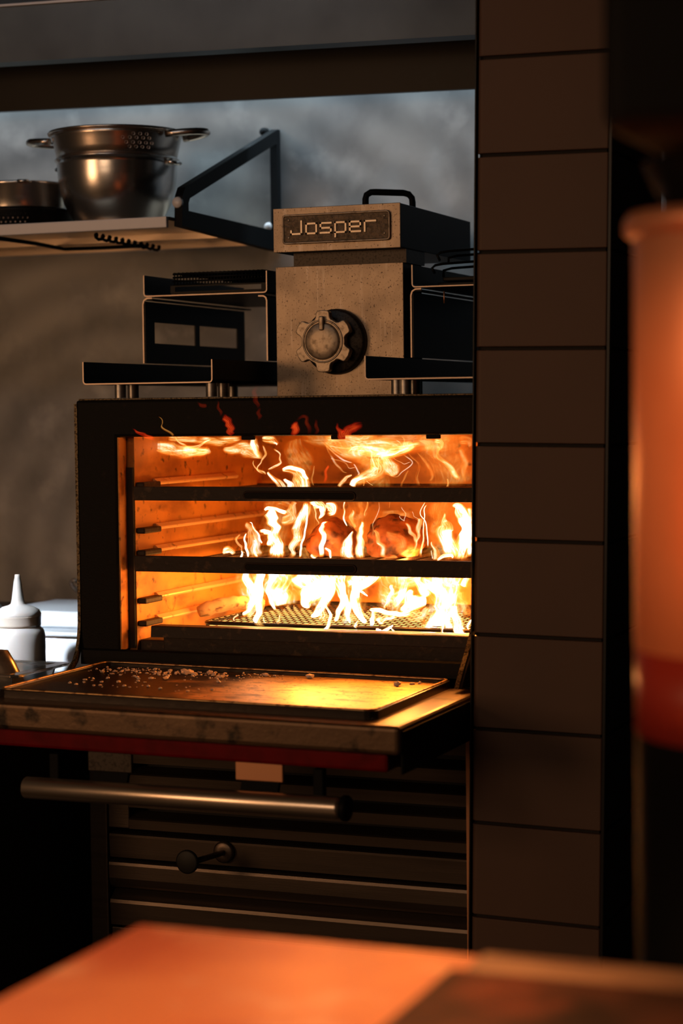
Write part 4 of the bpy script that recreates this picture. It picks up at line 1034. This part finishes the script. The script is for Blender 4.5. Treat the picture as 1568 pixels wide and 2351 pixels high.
for t, z in enumerate((.992, 1.03, 1.06, 1.085, 1.097)):
    row = []
    for k in range(9):
        s = -1 + k / 4; row.append(bl.bm.verts.new((-.150 - .010 * t + s * .046, -.065 + .022 * s * s - .01 * t, z - .010 * abs(s) * (t == 4) + .010 * s)))
    W_.append(row)
for A, B in zip(W_, W_[1:]):
    for k in range(8): bl.bm.faces.new([A[k], A[k + 1], B[k + 1], B[k]]).smooth = True
bo = bl.build('blade', 'handle', sco); md = bo.modifiers.new('thickness', 'SOLIDIFY'); md.thickness = .0016
scp.bm.free()
hk = MB().tube([(-.44, .90, 1.02), (-.455, .885, 1.09), (-.475, .86, 1.128), (-.49, .85, 1.145), (-.494, .85, 1.155), (-.486, .85, 1.162), (-.476, .85, 1.158)], .0055, 10).build('ladle_handle', 'steel')
tag(hk, 'hooked steel ladle handle leaning at the wall behind the oven', 'ladle')

# ------------------------------------------------------------------ pass counter in the foreground
ps = thing('pass_counter', 'copper-topped pass counter across the bottom foreground', 'counter', (1.7, -2.3, 0))
MB().box(1.112, 1.70, -2.75, -1.885, 1.020, 1.050, .006, 3).build('copper_sheet', 'copper', ps)
MB().box(1.503, 2.6, -1.996, -1.885, 1.0505, 1.0535, .001).build('edge_strip', 'tan', ps)
MB().box(1.7005, 2.6, -2.75, -1.885, 1.020, 1.0495, .004).build('stone_sheet', 'tan', ps)
MB().box(1.15, 2.55, -2.70, -1.93, .02, 1.019).build('base_unit', 'dark', ps)
bd = thing('serving_board', 'dark charred wooden board on the pass at the bottom right', 'board', (1.8, -2.2, 1.0505))
MB().box(1.503, 2.1, -2.55, -2.0, 1.0505, 1.068, .004).build('board_slab', 'board', bd)
MB().box(1.55, 2.05, -2.5, -2.03, 1.0682, 1.0705, .001).build('paper_liner', 'board', bd)

# copper-clad post and heat-lamp canopy at the right
pc_ = (1.613 + .14 * .975, -1.70 + .14 * .22)
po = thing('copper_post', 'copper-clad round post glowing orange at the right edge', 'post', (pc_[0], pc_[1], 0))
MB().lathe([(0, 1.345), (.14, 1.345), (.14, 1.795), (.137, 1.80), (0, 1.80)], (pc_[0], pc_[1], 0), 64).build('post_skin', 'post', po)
MB().lathe([(0, 1.255), (.1395, 1.255), (.1395, 1.3445), (0, 1.3445)], (pc_[0], pc_[1], 0), 64).build('post_falloff_band', 'post_fade_red', po, label='dark red band standing in for light fading down the post')  # dark red paints the light falling off down the post
MB().lathe([(0, 0), (.139, 0), (.139, 1.2545), (0, 1.2545)], (pc_[0], pc_[1], 0), 64).build('post_falloff_base', 'black', po, label='lower post coloured black for the fading light')  # black paints the end of that falloff
MB().lathe([(.141, 1.775), (.150, 1.782), (.150, 1.792), (.146, 1.801), (.10, 1.803)], (pc_[0], pc_[1], 0), 64).build('top_collar', 'post', po)
cn_ = thing('lamp_canopy', 'black heat lamp canopy at the top right corner', 'canopy', (1.9, -1.75, 1.87))
MB().box(1.640, 2.5, -1.95, -1.35, 1.855, 2.6, .02, 3).build('canopy_shell', 'black', cn_)
MB().lathe([(.10, 1.803), (.12, 1.83), (.13, 1.8545)], (pc_[0], pc_[1], 0), 40).build('neck', 'black', cn_)
